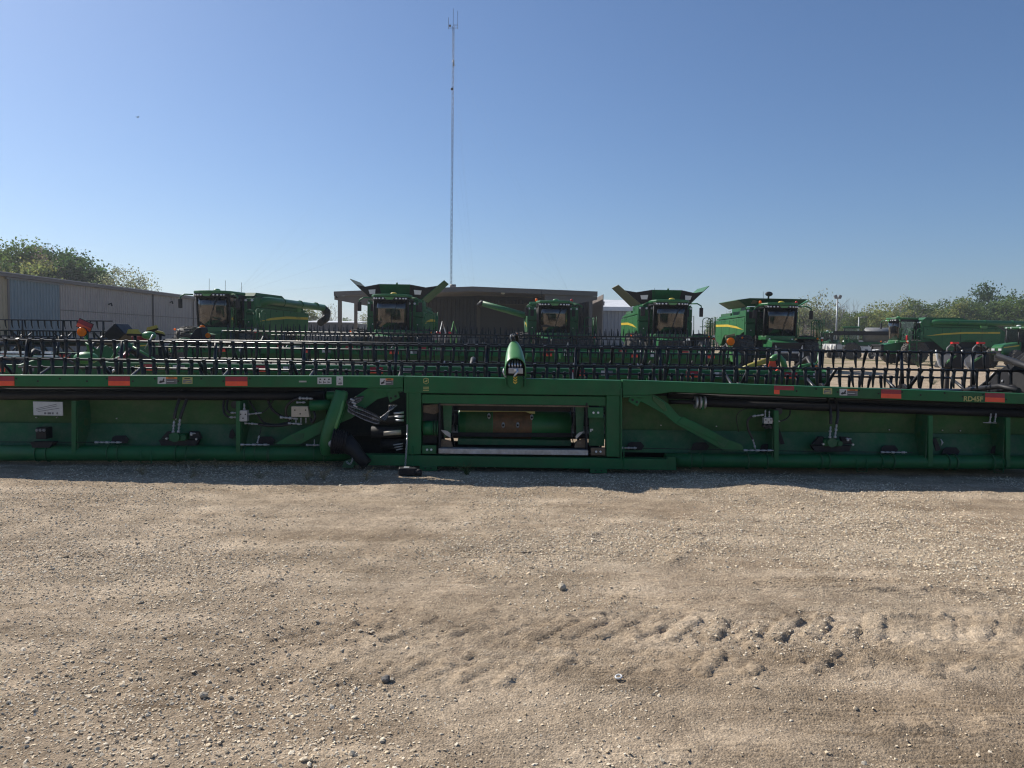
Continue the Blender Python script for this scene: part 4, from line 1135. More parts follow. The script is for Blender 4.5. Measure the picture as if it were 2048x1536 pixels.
def amber_marker(name, label, p, s=1.0, plate=None, rot=0.0, group='amber marker lights on headers'):
    """round amber lamp on a bracket arm"""
    p = Vector(p)
    root = empty(name, p, label, 'marker light', group)
    put(root, MB().lathe([(-0.05 * s, 0.03 * s), (-0.04 * s, 0.095 * s), (0.03 * s, 0.1 * s), (0.05 * s, 0.085 * s)], p, (0, -1, 0), 18), 'lens', AMBER)
    put(root, MB().lathe([(-0.06 * s, 0.05 * s), (-0.05 * s, 0.105 * s), (-0.01 * s, 0.108 * s)], p, (0, -1, 0), 18), 'lamp_rim', BLACK)
    put(root, MB().tube([p + Vector((0, 0.06 * s, 0)), p + Vector((0.02 * s, 0.12 * s, -0.2 * s)), p + Vector((0.05 * s, 0.2 * s, -0.5 * s))], 0.018, 6), 'bracket', GREEN_L)
    return root

# second row, "JOHN DEERE" on its bar
X2a, X2b = P(215, 735, 12.6).x, P(1640, 735, 13.2).x
h2, W2 = back_header('draper_header', 'second header, bar lettered in yellow, directly behind the front reel', X2a, X2b, 12.75, 1.08, 1.55, 0.98, 0.5, 75, ky=0.03,
                     lettering=[(P(308, 737, 12.6).x, 'JOHN DEERE', 0.105, DECALY), (P(1492, 760, 13.1).x, 'HydraFlex', 0.09, DECALY)])
# third row, tines pointing up
X3a, X3b = P(372, 690, 17.6).x, P(1470, 690, 18.4).x
h3, W3 = back_header('draper_header', 'third header with upturned reel tines, in front of the row of combines', X3a, X3b, 18.0, 1.30, 1.5, 1.16, 0.52, 88, tine_up=True, tine_l=0.2, ky=0.025)
# header whose reel comes in from the left edge
X4b = P(150, 690, 14.3).x
h4, W4 = back_header('draper_header', 'header with black reel entering from the left edge of the photo', -15.5, X4b, 12.8, 1.02, 1.75, 0.98, 0.52, 80, ky=0.02)
X5b = P(240, 650, 17.7).x
h5, W5 = back_header('draper_header', 'header with raised reel at far left before the metal building', -18.5, X5b, 16.4, 1.15, 1.5, 1.36, 0.5, 90, ky=0.02)

X6a, X6b = P(520, 680, 23).x, P(1405, 690, 23.5).x
h6, W6 = back_header('draper_header', 'fourth header, its black reel close before the combine wheels', X6a, X6b, 22.6, 1.32, 1.4, 1.22, 0.5, 70, tine_up=True, tine_l=0.2, ky=0.02)
# reflector board and amber lamp at the left end of the second row
p = P(169, 663, 13.6)
rb = empty('reflector_board', (p.x, p.y, 0), 'tilted board with red and orange stripes above an amber lamp', 'reflector board')
c = P(170, 650.5, 13.6)
rot = Matrix.Rotation(R(23), 3, 'Y')
put(rb, MB().box(c, (0.27, 0.02, 0.17), rot), 'board', BLACK)
put(rb, MB().box(c + rot @ Vector((0, -0.013, 0.033)), (0.265, 0.008, 0.075), rot), 'red_stripe', REDREF)
put(rb, MB().box(c + rot @ Vector((0, -0.013, -0.04)), (0.265, 0.008, 0.065), rot), 'orange_stripe', ORGREF)
put(rb, MB().tube([c + Vector((0, 0.02, 0)), c + Vector((0.02, 0.05, -0.4)), c + Vector((0.02, 0.05, -c.z + 0.6))], 0.02, 6), 'post', GREEN)
amber_marker('marker_light', 'large amber lamp under the striped board at left', P(164, 664, 13.45), 0.80)
# black diamond divider and bits between the two rows
q = [P(x, y, 14.2) for x, y in ((229, 646), (250, 668), (232, 684), (218, 682), (206, 668))]
dv = MB().ext(q, (0.0, 0.5, 0)).build('crop_divider', BLACK, None, 0.02)
tag(dv, 'black diamond shaped crop divider standing beside the striped board', 'crop divider')
for i, (xs, lab) in enumerate(((((253, 667), (256, 658.5), (275, 658.5), (282, 668)), 'wide yellow trapezoid marker plate above red box'),
                               (((292, 662), (294, 655), (312, 650), (315, 656)), 'tilted yellow marker plate under the black roll bar'),
                               (((305, 663), (309, 660), (326, 664), (329, 669)), 'low yellow marker plate beside white hose end'))):
    Yp = 13.9 + 0.5 * i
    q = [P(x, y, Yp) for x, y in xs]
    c = sum(q, Vector()) / 4
    r = empty('marker_plate', (c.x, c.y, 0), lab, 'marker plate', 'yellow marker plates')
    put(r, MB().ext(q, (0, 0.05, 0)), 'plate', YEL_DULL)
    put(r, MB().ext([q[0], q[3], q[3] + Vector((-0.01, 0.01, -0.04)), q[0] + Vector((0.01, 0.01, -0.04))], (0, 0.04, 0)), 'lower_edge', BLACK)
    put(r, MB().tube([c + Vector((0, 0.06, 0)), Vector((c.x, c.y + 0.1, 0.5))], 0.03, 6), 'post', BLACK)
q = [P(x, y, 14.1) for x, y in ((262, 672), (283, 672), (281, 682), (264, 682))]
tag(MB().ext(q, (0, 0.3, 0)).build('red_cover', REDREF, None, 0.01), 'small dark red cover below a yellow marker plate', 'cover')
# green struts and pale covers at the left end of the second row
def strut(root, pts, r, mat, name='strut'):
    return MB().tube([P(*q) for q in pts], r, 8).build(name, mat, root)
strut(h2, [(221, 724, 12.9), (238, 694, 12.9)], 0.03, GREEN_L); strut(h2, [(266, 694, 12.9), (310, 719, 12.9)], 0.02, GREEN_L)
strut(h2, [(171, 686, 13.2), (192, 700, 13.2)], 0.02, GREEN); strut(h2, [(290, 698, 13.0), (306, 669, 13.0)], 0.012, ZINC)
strut(h2, [(219, 747, 12.4), (237, 735, 12.4)], 0.022, ZINC); strut(h2, [(237, 720, 12.8), (256, 707, 12.8)], 0.035, REDREF, 'lock_bar')
MB().ball(P(172, 716, 13.0), 0.2, 16, 10, (1.0, 0.8, 0.55)).build('gear_cover', GREEN_L, h2)
MB().ball(P(253, 697, 13.2), 0.12, 16, 10, (0.9, 0.8, 1.0)).build('gear_cover', GREEN, h2)
MB().ball(P(298, 671, 14.0), 0.13, 16, 10, (1.0, 0.8, 0.6)).build('gear_cover', GREEN_L, h2)
MB().box(P(55, 705, 13.4), (0.9, 0.1, 0.035)).build('white_rail', WHITE, h4)
MB().box(P(55, 712, 13.3), (1.0, 0.12, 0.03)).build('white_rail', WHITE, h4)
# right end of the second row
strut(h2, [(1538, 724, 13.4), (1549, 714, 13.4), (1556, 711, 13.4), (1566, 722, 13.4), (1572, 745, 13.4)], 0.05, GREEN_L); strut(h2, [(1478, 742, 13.4), (1500, 732, 13.4), (1540, 719, 13.4)], 0.05, YEL_DULL)
strut(h2, [(1590, 748, 13.2), (1600, 732, 13.2), (1625, 728, 13.2)], 0.025, GREEN_L)
MB().b2(P(1567, 742, 13.4), P(1582, 754, 13.5)).build('end_box', GREEN_L, h2, 0.01)
c = P(1545, 731, 13.0)
sv = empty('warning_triangle', (c.x, c.y, 0), 'orange slow vehicle triangle hanging behind the front reel at right', 'warning sign')
put(sv, MB().ext([c + Vector((x, 0, z)) for x, z in ((-0.05, 0.075), (0.05, 0.075), (0.075, -0.03), (0.05, -0.07), (-0.05, -0.07), (-0.075, -0.03))], (0, 0.01, 0)), 'plate', ORGREF)
put(sv, MB().tube([c + Vector((0, 0.02, 0)), Vector((c.x, c.y + 0.05, 0.5))], 0.015, 6), 'post', BLACK)
q = [P(x, y, 13.05) for x, y in ((1548, 745), (1556, 738), (1564, 744), (1562, 750), (1552, 748))]
tag(MB().ext(q, (0, 0.04, 0)).build('red_flap', ORGREF, None), 'crumpled orange flap below the slow vehicle triangle', 'flap')
am = amber_marker('marker_light', 'amber lamp on a curved green arm at right, low behind reel', P(1632, 738, 13.3), 0.62)
strut(am, [(1632, 728, 13.3), (1636, 722, 13.3), (1638, 700, 13.35)], 0.014, GREEN_L)
# third row end markers
amber_marker('marker_light', 'amber lamp beside the black divider before the leftmost combine', P(405, 656, 18.2), 0.75)
amber_marker('marker_light', 'smaller amber lamp just below the one before the leftmost combine', P(416, 671, 18.0), 0.6)
q = [P(x, y, 17.9) for x, y in ((376, 688), (380, 672), (392, 656), (402, 654), (404, 688))]
MB().ext(q, (0, 0.4, 0)).build('black_divider', BLACK, h3, 0.02)
ms = empty('marker_shield', (*P(1461, 690, 18.3).xy, 0), 'olive and tan end shield carrying an amber lamp, right of the fourth combine', 'end shield')
q = [P(x, y, 18.3) for x, y in ((1451, 672), (1470, 667.5), (1471, 676), (1467, 692), (1458, 694))]
put(ms, MB().ext(q, (0, 0.1, 0)), 'shield', OLIVE, None, 0.01)
q = [P(x, y, 18.25) for x, y in ((1452, 671), (1470, 667), (1470, 671.5), (1452, 675))]
put(ms, MB().ext(q, (0, 0.04, 0)), 'tan_band', KHAKI)
put(ms, MB().tube([P(1462, 694, 18.35), Vector((*P(1462, 694, 18.35).xy, 0.2))], 0.04, 6), 'post', BLACK)
amber_marker('marker_light', 'amber lamp mounted on the olive end shield at right', P(1461, 683, 18.15), 0.95)
for x, y in ((1468, 708), (1478, 712)):
    MB().ext([P(x - 6, y - 4, 17.6), P(x + 5, y - 4, 17.6), P(x + 3, y + 14, 17.6), P(x - 2, y + 16, 17.6)], (0, 0.2, 0)).build('light_cover', GREEN_L, h3, 0.01)
for x in (1223, 1302, 1386):
    strut(h3, [(x - 4, 729, 17.7), (x, 722, 17.7)], 0.03, TAN, 'crop_finger')
for x, w in ((1045, 26), (1064, 20), (1118, 12)):
    MB().ext([P(x, 707, 17.5), P(x + w * 0.4, 707, 17.5), P(x + w * 0.3, 718, 17.5), P(x + 2, 718, 17.5)], (0, 0.1, 0)).build('light_cover', GREEN_L, h3)

# black row-crop snouts with green stripes at the right
for k, (x, lab) in enumerate(((1905, 'black row crop snout with green stripe and red lamp, inner one'), (1957, 'black row crop snout with green stripe and red lamp, beside the header end'))):
    Y = 20 + 0.5 * k
    c = P(x, 735, Y)
    r = empty('crop_snout', (c.x, c.y, 0), lab, 'crop snout', 'black row crop snouts')
    q = [P(x + a, b, Y) for a, b in ((-17, 736), (-14, 725), (2, 711), (14, 705), (22, 707), (24, 738))]
    put(r, MB().ext(q, (0, 0.5, 0)), 'body', BLACK, None, 0.03)
    q = [P(x + a, b, Y - 0.01) for a, b in ((-12, 727), (-8, 720), (6, 711), (9, 712), (0, 719))]
    put(r, MB().ext(q, (0, 0.03, 0)), 'stripe', GREEN_L)
    put(r, MB().tube([P(x + a, b, Y - 0.1) for a, b in ((-33, 700), (-31, 715), (-27, 730), (-20, 738))], 0.022, 8), 'crop_rod', WHITE)
    put(r, MB().tube([P(x + a, b, Y + 0.1) for a, b in ((-12, 706), (-10, 696), (-4, 690), (4, 693), (10, 690), (16, 696))], 0.022, 8), 'hose_loop', GREYP)
    put(r, MB().b2(P(x + 0, 688, Y), P(x + 9, 684, Y + 0.1)), 'red_lamp', REDLENS)
    put(r, MB().tube([P(x + 5, 688, Y + 0.05), P(x + 6, 705, Y + 0.2)], 0.03, 6), 'lamp_post', BLACK)
    put(r, MB().ext([P(x + a, b, Y + 0.3) for a, b in ((-10, 735), (20, 735), (20, 742), (-10, 742))], (0, 0.3, 0)), 'skid', BLACK_M)
    put(r, MB().tube([(c.x + 0.1, c.y + 0.4, 0), (c.x + 0.1, c.y + 0.4, c.z + 0.2)], 0.06, 6), 'stand', BLACK_M)
# ------------------------------------------------------------------ wheels, combines, tractors
def wheel(root, c, dia, w, rim_mat, lugs=20, name='wheel'):
    """tyre with chevron lugs (part) and a dished rim (sub-part); axle along X"""
    c = Vector(c); r = dia / 2
    h = w / 2
    prof = [(-h * 0.82, r * 0.60), (-h, r * 0.72), (-h, r * 0.86), (-h * 0.86, r * 0.945), (0, r * 0.955), (h * 0.86, r * 0.945), (h, r * 0.86), (h, r * 0.72), (h * 0.82, r * 0.60)]
    mb = MB().lathe(prof, c, (1, 0, 0), 30)
    for k in range(lugs):
        for s in (-1, 1):
            a0 = 2 * math.pi * (k + (0.25 if s > 0 else -0.25)) / lugs
            pts = []
            for (t, da) in ((0.0, 0.0), (1.0, 0.20)):
                a = a0 + da
                pts.append(c + Vector((s * h * (0.02 + 0.96 * t), math.sin(a) * r * (0.985 - 0.05 * t), math.cos(a) * r * (0.985 - 0.05 * t))))
            d = (pts[1] - pts[0])
            mid = (pts[0] + pts[1]) / 2
            am = a0 + 0.1
            rad = Vector((0, math.sin(am), math.cos(am)))
            x = d.normalized(); z = (rad - x * rad.dot(x)).normalized(); y = z.cross(x)
            rot = Matrix((x, y, z)).transposed()
            mb.box(mid, (d.length, 0.075 * dia / 2, 0.06 * dia / 2), rot)
    t = mb.build(name, RUBBER, root)
    rm = MB().lathe([(-h * 0.75, r * 0.60), (-h * 0.7, r * 0.52), (-h * 0.2, r * 0.46), (-h * 0.15, r * 0.16), (-h * 0.35, r * 0.14), (h * 0.35, r * 0.14), (h * 0.15, r * 0.16), (h * 0.2, r * 0.46), (h * 0.7, r * 0.52), (h * 0.75, r * 0.60)], c, (1, 0, 0), 24)
    rm.build('rim', rim_mat, t)
    for k in range(10):
        a = 2 * math.pi * k / 10
        for s in (-1, 1):
            pass
    return t

def arc(cx, cy, r, a0, a1, n=8):
    return [(cx + r * math.cos(R(a0 + (a1 - a0) * k / n)), cy + r * math.sin(R(a0 + (a1 - a0) * k / n))) for k in range(n + 1)]

def combine(label, loc, rz, ext='closed', auger=True, beacons=True, antennas=1, head=False, stripe_word=None, boot=False, rear_ext=0.0, gate=False):
    """self-propelled combine, front towards -Y, base point under the front axle"""
    root = empty('combine_harvester', (0, 0, 0), label, 'combine', 'combines parked in the yard')
    B = lambda mb, name, mat, parent=None, bv=0.0: mb.build(name, mat, parent or root, bv)
    # running gear
    for s in (-1, 1):
        wheel(root, (1.80 * s, 0.25, 1.02), 2.04, 0.78, YELLOW, 20)
        wheel(root, (1.45 * s, 4.75, 0.72), 1.44, 0.52, YELLOW, 18)
    B(MB().b2((-1.4, 0.05, 0.85), (1.4, 0.45, 1.2)), 'front_axle', GREEN)
    B(MB().b2((-1.3, 4.65, 0.62), (1.3, 4.85, 0.85)), 'rear_axle', GREEN)
    B(MB().b2((-1.05, 0.3, 1.0), (1.05, 6.6, 2.0)), 'chassis', BLACK_M)
    # body
    body = B(MB().b2((-1.38, 1.05, 1.9), (1.38, 6.9, 3.25)), 'body_core', GREEN)
    lower = [(1.05, 3.05), (7.35, 2.98), (7.25, 2.05), (6.9, 1.62)] + arc(4.75, 0.95, 1.12, 28, 152, 8) + [(3.45, 1.18), (2.75, 1.25), (2.1, 1.75), (1.65, 2.1), (1.05, 2.2)]
    for s in (-1, 1):
        X = 1.47 * s
        sp = B(MB().ext([(X, a, b) for a, b in lower], (0.05 * s, 0, 0)), 'side_panel', GREEN_B, None, 0.02)
        B(MB().ext([(X + 0.052 * s, a, b) for a, b in ((1.2, 2.33), (2.6, 2.56), (4.4, 2.70), (7.2, 2.74), (7.2, 2.60), (4.4, 2.56), (2.6, 2.44))], (0.006 * s, 0, 0)), 'stripe', YELLOW, sp)
        B(MB().b2((X + 0.045 * s, 4.02, 1.35), (X + 0.057 * s, 4.05, 2.98)), 'panel_seam', BLACK_M, sp)
        for yy in (2.55, 5.75):
            B(MB().b2((X + 0.045 * s, yy, 1.75), (X + 0.056 * s, yy + 0.018, 2.98)), 'panel_seam', BLACK_M, sp)
        for yy, zz in ((1.3, 2.85), (3.2, 2.9), (4.9, 2.9), (6.8, 2.88), (3.4, 1.5), (6.5, 1.95)):
            B(MB().b2((X + 0.045 * s, yy, zz), (X + 0.058 * s, yy + 0.09, zz + 0.05)), 'panel_latch', BLACK, sp)
        if stripe_word:
            text('lettering', stripe_word, GREEN_D, sp, (X + 0.06 * s, 5.9, 2.665), 0.11, rot=(math.pi / 2, 0, math.pi / 2 * s), ext=0.001)
        B(MB().ext([(X * 0.985, a, b) for a, b in ((1.05, 3.1), (1.05, 3.62), (1.9, 3.62), (2.2, 3.24), (7.0, 3.14), (7.25, 3.03))], (0.04 * s, 0, 0)), 'upper_panel', GREEN_B, None, 0.02)
    B(MB().ext([(0, 7.0, 3.2), (0, 7.75, 2.75), (0, 7.7, 1.9), (0, 7.0, 1.35), (0, 6.5, 1.4), (0, 6.5, 3.2)], (1.3, 0, 0)).ext([(0, 7.0, 3.2), (0, 7.75, 2.75), (0, 7.7, 1.9), (0, 7.0, 1.35), (0, 6.5, 1.4), (0, 6.5, 3.2)], (-1.3, 0, 0)), 'rear_hood', GREEN)
    B(MB().b2((-1.22, 1.08, 3.2), (1.22, 4.6, 3.66)), 'grain_tank', GREEN)
    B(MB().b2((-1.3, 4.65, 3.2), (1.3, 6.8, 3.42)), 'engine_deck', GREEN_D)
    for s in (-1, 1):                       # panels either side of the cab
        B(MB().b2((0.93 * s, 0.86, 2.72), (1.5 * s, 1.04, 3.52)), 'front_panel', GREEN, None, 0.03)
        lo = B(MB().b2((0.93 * s, 0.82, 1.86), (1.5 * s, 1.04, 2.68)), 'front_panel', GREEN, None, 0.03)
        B(MB().b2((1.12 * s, 0.84, 2.98), (1.32 * s, 0.865, 3.36)), 'grille', BLACK_M)
        B(MB().cyl((1.2 * s, 0.80, 2.3), (1.2 * s, 0.83, 2.3), 0.03, n=8), 'latch', WHITE, lo)
        B(MB().cyl((1.05 * s, 0.78, 3.42), (1.05 * s, 0.86, 3.42), 0.06, n=10).cyl((1.4 * s, 0.78, 3.42), (1.4 * s, 0.86, 3.42), 0.06, n=10), 'side_lamp', LAMPW)
    # cab
    plan = [(-0.94, 0.85), (-0.95, -0.25), (-0.80, -0.62), (-0.42, -0.80), (0, -0.85), (0.42, -0.80), (0.80, -0.62), (0.95, -0.25), (0.94, 0.85)]
    fl = B(MB().ext([(x, y, 1.74) for x, y in plan], (0, 0, 0.25)), 'cab_base', GREEN_B, None, 0.04)
    for s in (-1, 1):
        B(MB().ball((0.62 * s, -0.70, 1.80), 0.05, 10, 6), 'head_lamp', LAMPW, fl)
    gp = [(-0.84, -0.46), (-0.62, -0.64), (-0.32, -0.75), (0, -0.79), (0.32, -0.75), (0.62, -0.64), (0.84, -0.46)]
    gv, gf = [], []
    for (z, o) in ((1.99, 0.0), (2.5, -0.05), (3.05, -0.10), (3.5, -0.12)):
        for (x, y) in gp:
            gv.append((x, y + o, z))
    for i in range(3):
        for k in range(6):
            gf.append((i * 7 + k, i * 7 + k + 1, (i + 1) * 7 + k + 1, (i + 1) * 7 + k))
    mb = MB(); mb._add(gv, gf, True)
    ws = B(mb, 'windshield', GLASS)
    ws.modifiers.new('thick', 'SOLIDIFY').thickness = 0.012
    wp = [gv[3], gv[3 + 7], gv[3 + 14]]
    B(MB().tube([(0.02, -0.83, 2.05), (0.12, -0.90, 2.6), (0.42, -0.90, 3.45)], 0.016, 6), 'wiper', BLACK, ws)
    for s in (-1, 1):
        B(MB().ext([(0.90 * s, -0.36, 2.0), (0.90 * s, 0.78, 2.0), (0.90 * s, 0.78, 3.48), (0.90 * s, -0.46, 3.48)], (0.012 * s, 0, 0)), 'side_window', GLASS_C)
        B(MB().tube([(0.87 * s, -0.42, 1.98), (0.89 * s, -0.48, 2.7), (0.89 * s, -0.54, 3.52)], 0.045, 6), 'pillar', BLACK)
        B(MB().tube([(0.91 * s, 0.80, 1.98), (0.91 * s, 0.80, 3.52)], 0.05, 6), 'pillar', BLACK)
    B(MB().b2((-0.88, 0.80, 1.99), (0.88, 0.84, 2.62)), 'cab_back', CABIN)
    B(MB().b2((-0.88, 0.81, 2.62), (0.88, 0.83, 3.5)), 'rear_window', GLASS)
    seat = B(MB().b2((-0.27, 0.0, 2.25), (0.27, 0.5, 2.42)), 'seat', TAN, None, 0.05)
    B(MB().b2((-0.25, 0.42, 2.42), (0.25, 0.56, 3.1)), 'seat_back', TAN, seat, 0.05)
    B(MB().tube([(0, -0.42, 2.0), (0.0, -0.30, 2.55)], 0.04, 6).lathe([(-0.015, 0.17), (0, 0.2), (0.015, 0.17)], (0.0, -0.29, 2.58), (0, -0.5, 1), 14), 'steering_column', CABIN)
    B(MB().b2((0.34, -0.1, 2.3), (0.55, 0.5, 2.5)).b2((0.45, -0.2, 2.6), (0.7, -0.17, 2.85)), 'console', CABIN)
    rp = [(-1.0, 0.92), (-1.04, -0.35), (-0.85, -0.86), (-0.42, -1.04), (0, -1.09), (0.42, -1.04), (0.85, -0.86), (1.04, -0.35), (1.0, 0.92)]
    rf = B(MB().ext([(x, y, 3.66) for x, y in rp], (0, 0, 0.15)), 'cab_roof', GREEN_B, None, 0.05)
    lb = B(MB().ext([(x * 0.99, y * 0.99, 3.51) for x, y in rp], (0, 0, 0.148)), 'light_bar', BLACK, rf, 0.02)
    for x in (-0.80, -0.68, -0.52, -0.34, 0.34, 0.52, 0.68, 0.80):
        y = -np.interp(abs(x), [0, 0.42, 0.85, 1.0], [1.08, 1.03, 0.85, 0.6])
        B(MB().ball((x, y, 3.585), 0.052, 10, 6, (1.15, 0.5, 0.8)), 'work_lamp', LAMPW, rf)
    B(MB().ext([(-0.26, -1.105, 3.64), (0.26, -1.105, 3.64), (0.15, -1.10, 3.52), (-0.15, -1.10, 3.52)], (0, 0.05, 0)), 'roof_badge', GREEN_L, rf)
    for s in (-1, 1):                       # mirrors
        mr = B(MB().tube([(0.95 * s, -0.55, 3.62), (1.35 * s, -0.85, 3.62), (1.55 * s, -0.88, 3.5), (1.56 * s, -0.88, 3.38)], 0.035, 6), 'mirror_arm', GREEN)
        B(MB().b2((1.46 * s, -0.93, 2.92), (1.66 * s, -0.84, 3.40)), 'mirror', BLACK, mr, 0.03)
    if beacons:
        for s in (-1, 1):
            B(MB().lathe([(0, 0.06), (0.02, 0.075), (0.11, 0.07), (0.16, 0.03)], (1.02 * s, -0.1, 3.8), (0, 0, 1), 12), 'beacon', AMBER if s < 0 else REDLENS, rf)
    for k in range(antennas):
        B(MB().tube([(-0.7 + 0.9 * k, 0.3, 3.8), (-0.72 + 0.9 * k, 0.35, 4.5 - 0.1 * k)], 0.010, 5), 'antenna', BLACK, rf)
    B(MB().ball((0.1, -0.3, 3.86), 0.16, 12, 6, (1.1, 1.0, 0.5)), 'satellite_receiver', GREEN_L if ext == 'closed' else YELLOW, rf)
    # feeder house
    fh = B(MB().ext([(-0.72, -1.75, 0.75), (-0.72, -1.85, 1.55), (-0.72, 0.2, 1.95), (-0.72, 0.6, 1.3)], (1.44, 0, 0)), 'feeder_house', GREEN, None, 0.02)
    B(MB().b2((-0.85, -1.98, 1.5), (0.85, -1.78, 1.62)).b2((-0.85, -1.98, 0.62), (0.85, -1.76, 0.76)).b2((-0.85, -1.98, 0.7), (-0.72, -1.77, 1.55)).b2((0.72, -1.98, 0.7), (0.85, -1.77, 1.55)), 'feeder_frame', BLACK, fh)
    B(MB().b2((-0.71, -1.9, 0.77), (0.71, -1.85, 1.49)), 'feeder_mouth', BLACK_M, fh)
    B(MB().cyl((-0.6, -1.93, 1.1), (0.6, -1.93, 1.1), 0.1, n=12), 'feeder_drum', ZINC, fh)
    for s in (-1, 1):
        B(MB().tube([(0.78 * s, -1.7, 0.85), (0.85 * s, -0.3, 1.0)], 0.07, 8), 'lift_cylinder', GREEN, fh)
    if gate:
        for s in (-1, 1):
            B(MB().ext([(0.5 * s, -2.0, 0.95), (0.72 * s, -2.0, 1.5), (0.8 * s, -2.0, 0.9), (0.66 * s, -2.0, 0.7)], (0, 0.03, 0)), 'feeder_plate', ZINC, fh)
    # platform, rails and ladder on the image-right side
    pf = B(MB().b2((0.98, -0.55, 1.86), (2.35, 0.78, 1.93)), 'platform', GREEN)
    for (x, y) in ((2.30, -0.5), (2.30, 0.1), (1.75, -0.52)):
        w = 0.42 if x > 2 else 0.45
        pts = [(x, y, 1.93), (x, y, 2.75)] + [(x, y + (w * 0.5) * (1 - math.cos(t)), 2.75 + 0.14 * math.sin(t)) for t in np.linspace(0, math.pi, 7)] + [(x, y + w, 2.75), (x, y + w, 1.93)] if x > 2 else \
              [(x, y, 1.93), (x, y, 2.75)] + [(x + (w * 0.5) * (1 - math.cos(t)), y, 2.75 + 0.14 * math.sin(t)) for t in np.linspace(0, math.pi, 7)] + [(x + w, y, 2.75), (x + w, y, 1.93)]
        B(MB().tube(pts, 0.022, 6), 'hand_rail', GREEN, pf)
    B(MB().tube([(1.6, -0.52, 2.4), (2.3, -0.52, 2.4), (2.3, 0.7, 2.4)], 0.018, 6), 'hand_rail', GREEN, pf)
    B(MB().tube([(1.0, -0.55, 1.95), (1.05, -0.6, 2.9), (1.25, -0.56, 2.98), (1.28, -0.55, 1.95)], 0.02, 6), 'hand_rail', GREEN, pf)
    ld = B(MB().b2((2.34, -0.5, 0.5), (2.40, -0.44, 1.95)).b2((2.34, 0.06, 0.5), (2.40, 0.12, 1.95)), 'ladder_rail', GREEN)
    for k in range(5):
        B(MB().b2((2.30, -0.5, 0.55 + 0.3 * k), (2.46, 0.12, 0.59 + 0.3 * k)), 'ladder_step', GREEN, ld)
    B(MB().tube([(2.42, -0.55, 1.1), (2.42, -0.6, 2.9), (2.42, -0.45, 2.95), (2.40, -0.42, 2.0)], 0.02, 6), 'hand_rail', GREEN, ld)
    if rear_ext:
        B(MB().lathe([(0, 0.07), (0.02, 0.08), (0.36, 0.08), (0.42, 0.03)], (2.15, -0.6, 1.95), (0, 0, 1), 10), 'fire_extinguisher', REDLENS, pf)
    B(MB().b2((2.30, -0.62, 1.72), (2.38, -0.56, 1.82)), 'tail_lamp', REDLENS, pf)
    B(MB().b2((2.28, -0.62, 1.86), (2.4, -0.56, 1.94)), 'clearance_lamp', WHITE, pf)
    for s in (-1, 1):
        ma = B(MB().tube([(1.1 * s, -0.2, 1.8), (1.5 * s, -0.5, 1.75), (2.05 * s, -0.55, 1.85)], 0.022, 6), 'marker_arm', BLACK)
        B(MB().ball((2.1 * s, -0.56, 1.86), 0.06, 10, 6), 'marker_lamp', AMBER, ma)
    # grain tank extension
    if ext == 'open':
        ft = B(MB().ext([(-0.72, 0.95, 3.68), (0.72, 0.95, 3.68), (0.82, 0.55, 4.42), (-0.82, 0.55, 4.42)], (0, 0.03, 0)), 'tank_flap', GREEN)
        B(MB().cyl((0.1, 0.72, 4.43), (0.1, 0.78, 4.5), 0.05, n=8), 'flap_knob', GREEN, ft)
        for s in (-1, 1):
            B(MB().ext([(1.35 * s, 1.1, 3.66), (1.35 * s, 4.4, 3.66), (2.55 * s, 4.2, 4.75), (2.55 * s, 1.5, 4.75)], (0.02 * s, 0, -0.03)), 'tank_flap', KHAKI if s < 0 else GREEN_B)
            cf = B(MB().ext([(0.72 * s, 0.95, 3.68), (0.82 * s, 0.57, 4.42), (1.62 * s, 0.95, 4.3), (2.2 * s, 1.3, 4.42), (1.37 * s, 1.05, 3.68)], (0, 0.02, 0)), 'corner_fabric', BLACK_M)
            B(MB().ext([(1.05 * s, 0.68, 3.90), (1.36 * s, 0.80, 3.90), (1.42 * s, 0.76, 4.12), (1.02 * s, 0.60, 4.14)], (0, 0.01, 0)), 'fabric_window', LAMPW, cf)
        B(MB().ext([(-1.3, 4.4, 3.68), (1.3, 4.4, 3.68), (1.5, 4.8, 4.4), (-1.5, 4.8, 4.4)], (0, 0.03, 0)), 'tank_flap', GREEN)
    elif ext == 'funnel':
        B(MB().ext([(-1.42, 0.98, 3.68), (1.42, 0.98, 3.68), (1.85, 0.4, 4.10), (-1.45, 0.4, 4.12), (-2.1, 0.6, 4.02)], (0, 0.03, 0)), 'tank_flap', GREEN_D)
        for s in (-1, 1):
            B(MB().ext([(1.4 * s, 1.0, 3.66), (1.4 * s, 4.6, 3.66), (2.0 * s, 4.8, 4.05), (2.0 * s, 0.55, 4.05)], (0.02 * s, 0, -0.03)), 'tank_flap', GREEN)
            B(MB().ext([(0.95 * s, 0.80, 3.82), (1.3 * s, 0.72, 3.82), (1.22 * s, 0.55, 4.02), (0.85 * s, 0.6, 4.02)], (0, -0.012, 0)), 'fabric_window', KHAKI)
        B(MB().ball((-0.3, 0.6, 4.38), 0.14, 8, 6, (1.6, 1, 1)).tube([(-0.3, 0.7, 4.1), (-0.3, 0.6, 4.4)], 0.05, 6), 'tank_fitting', BLACK)
    else:
        B(MB().ext([(0, 1.1, 3.66), (0, 1.3, 3.84), (0, 4.2, 3.84), (0, 4.6, 3.66)], (1.36, 0, 0)).ext([(0, 1.1, 3.66), (0, 1.3, 3.84), (0, 4.2, 3.84), (0, 4.6, 3.66)], (-1.36, 0, 0)), 'tank_cover', GREEN)
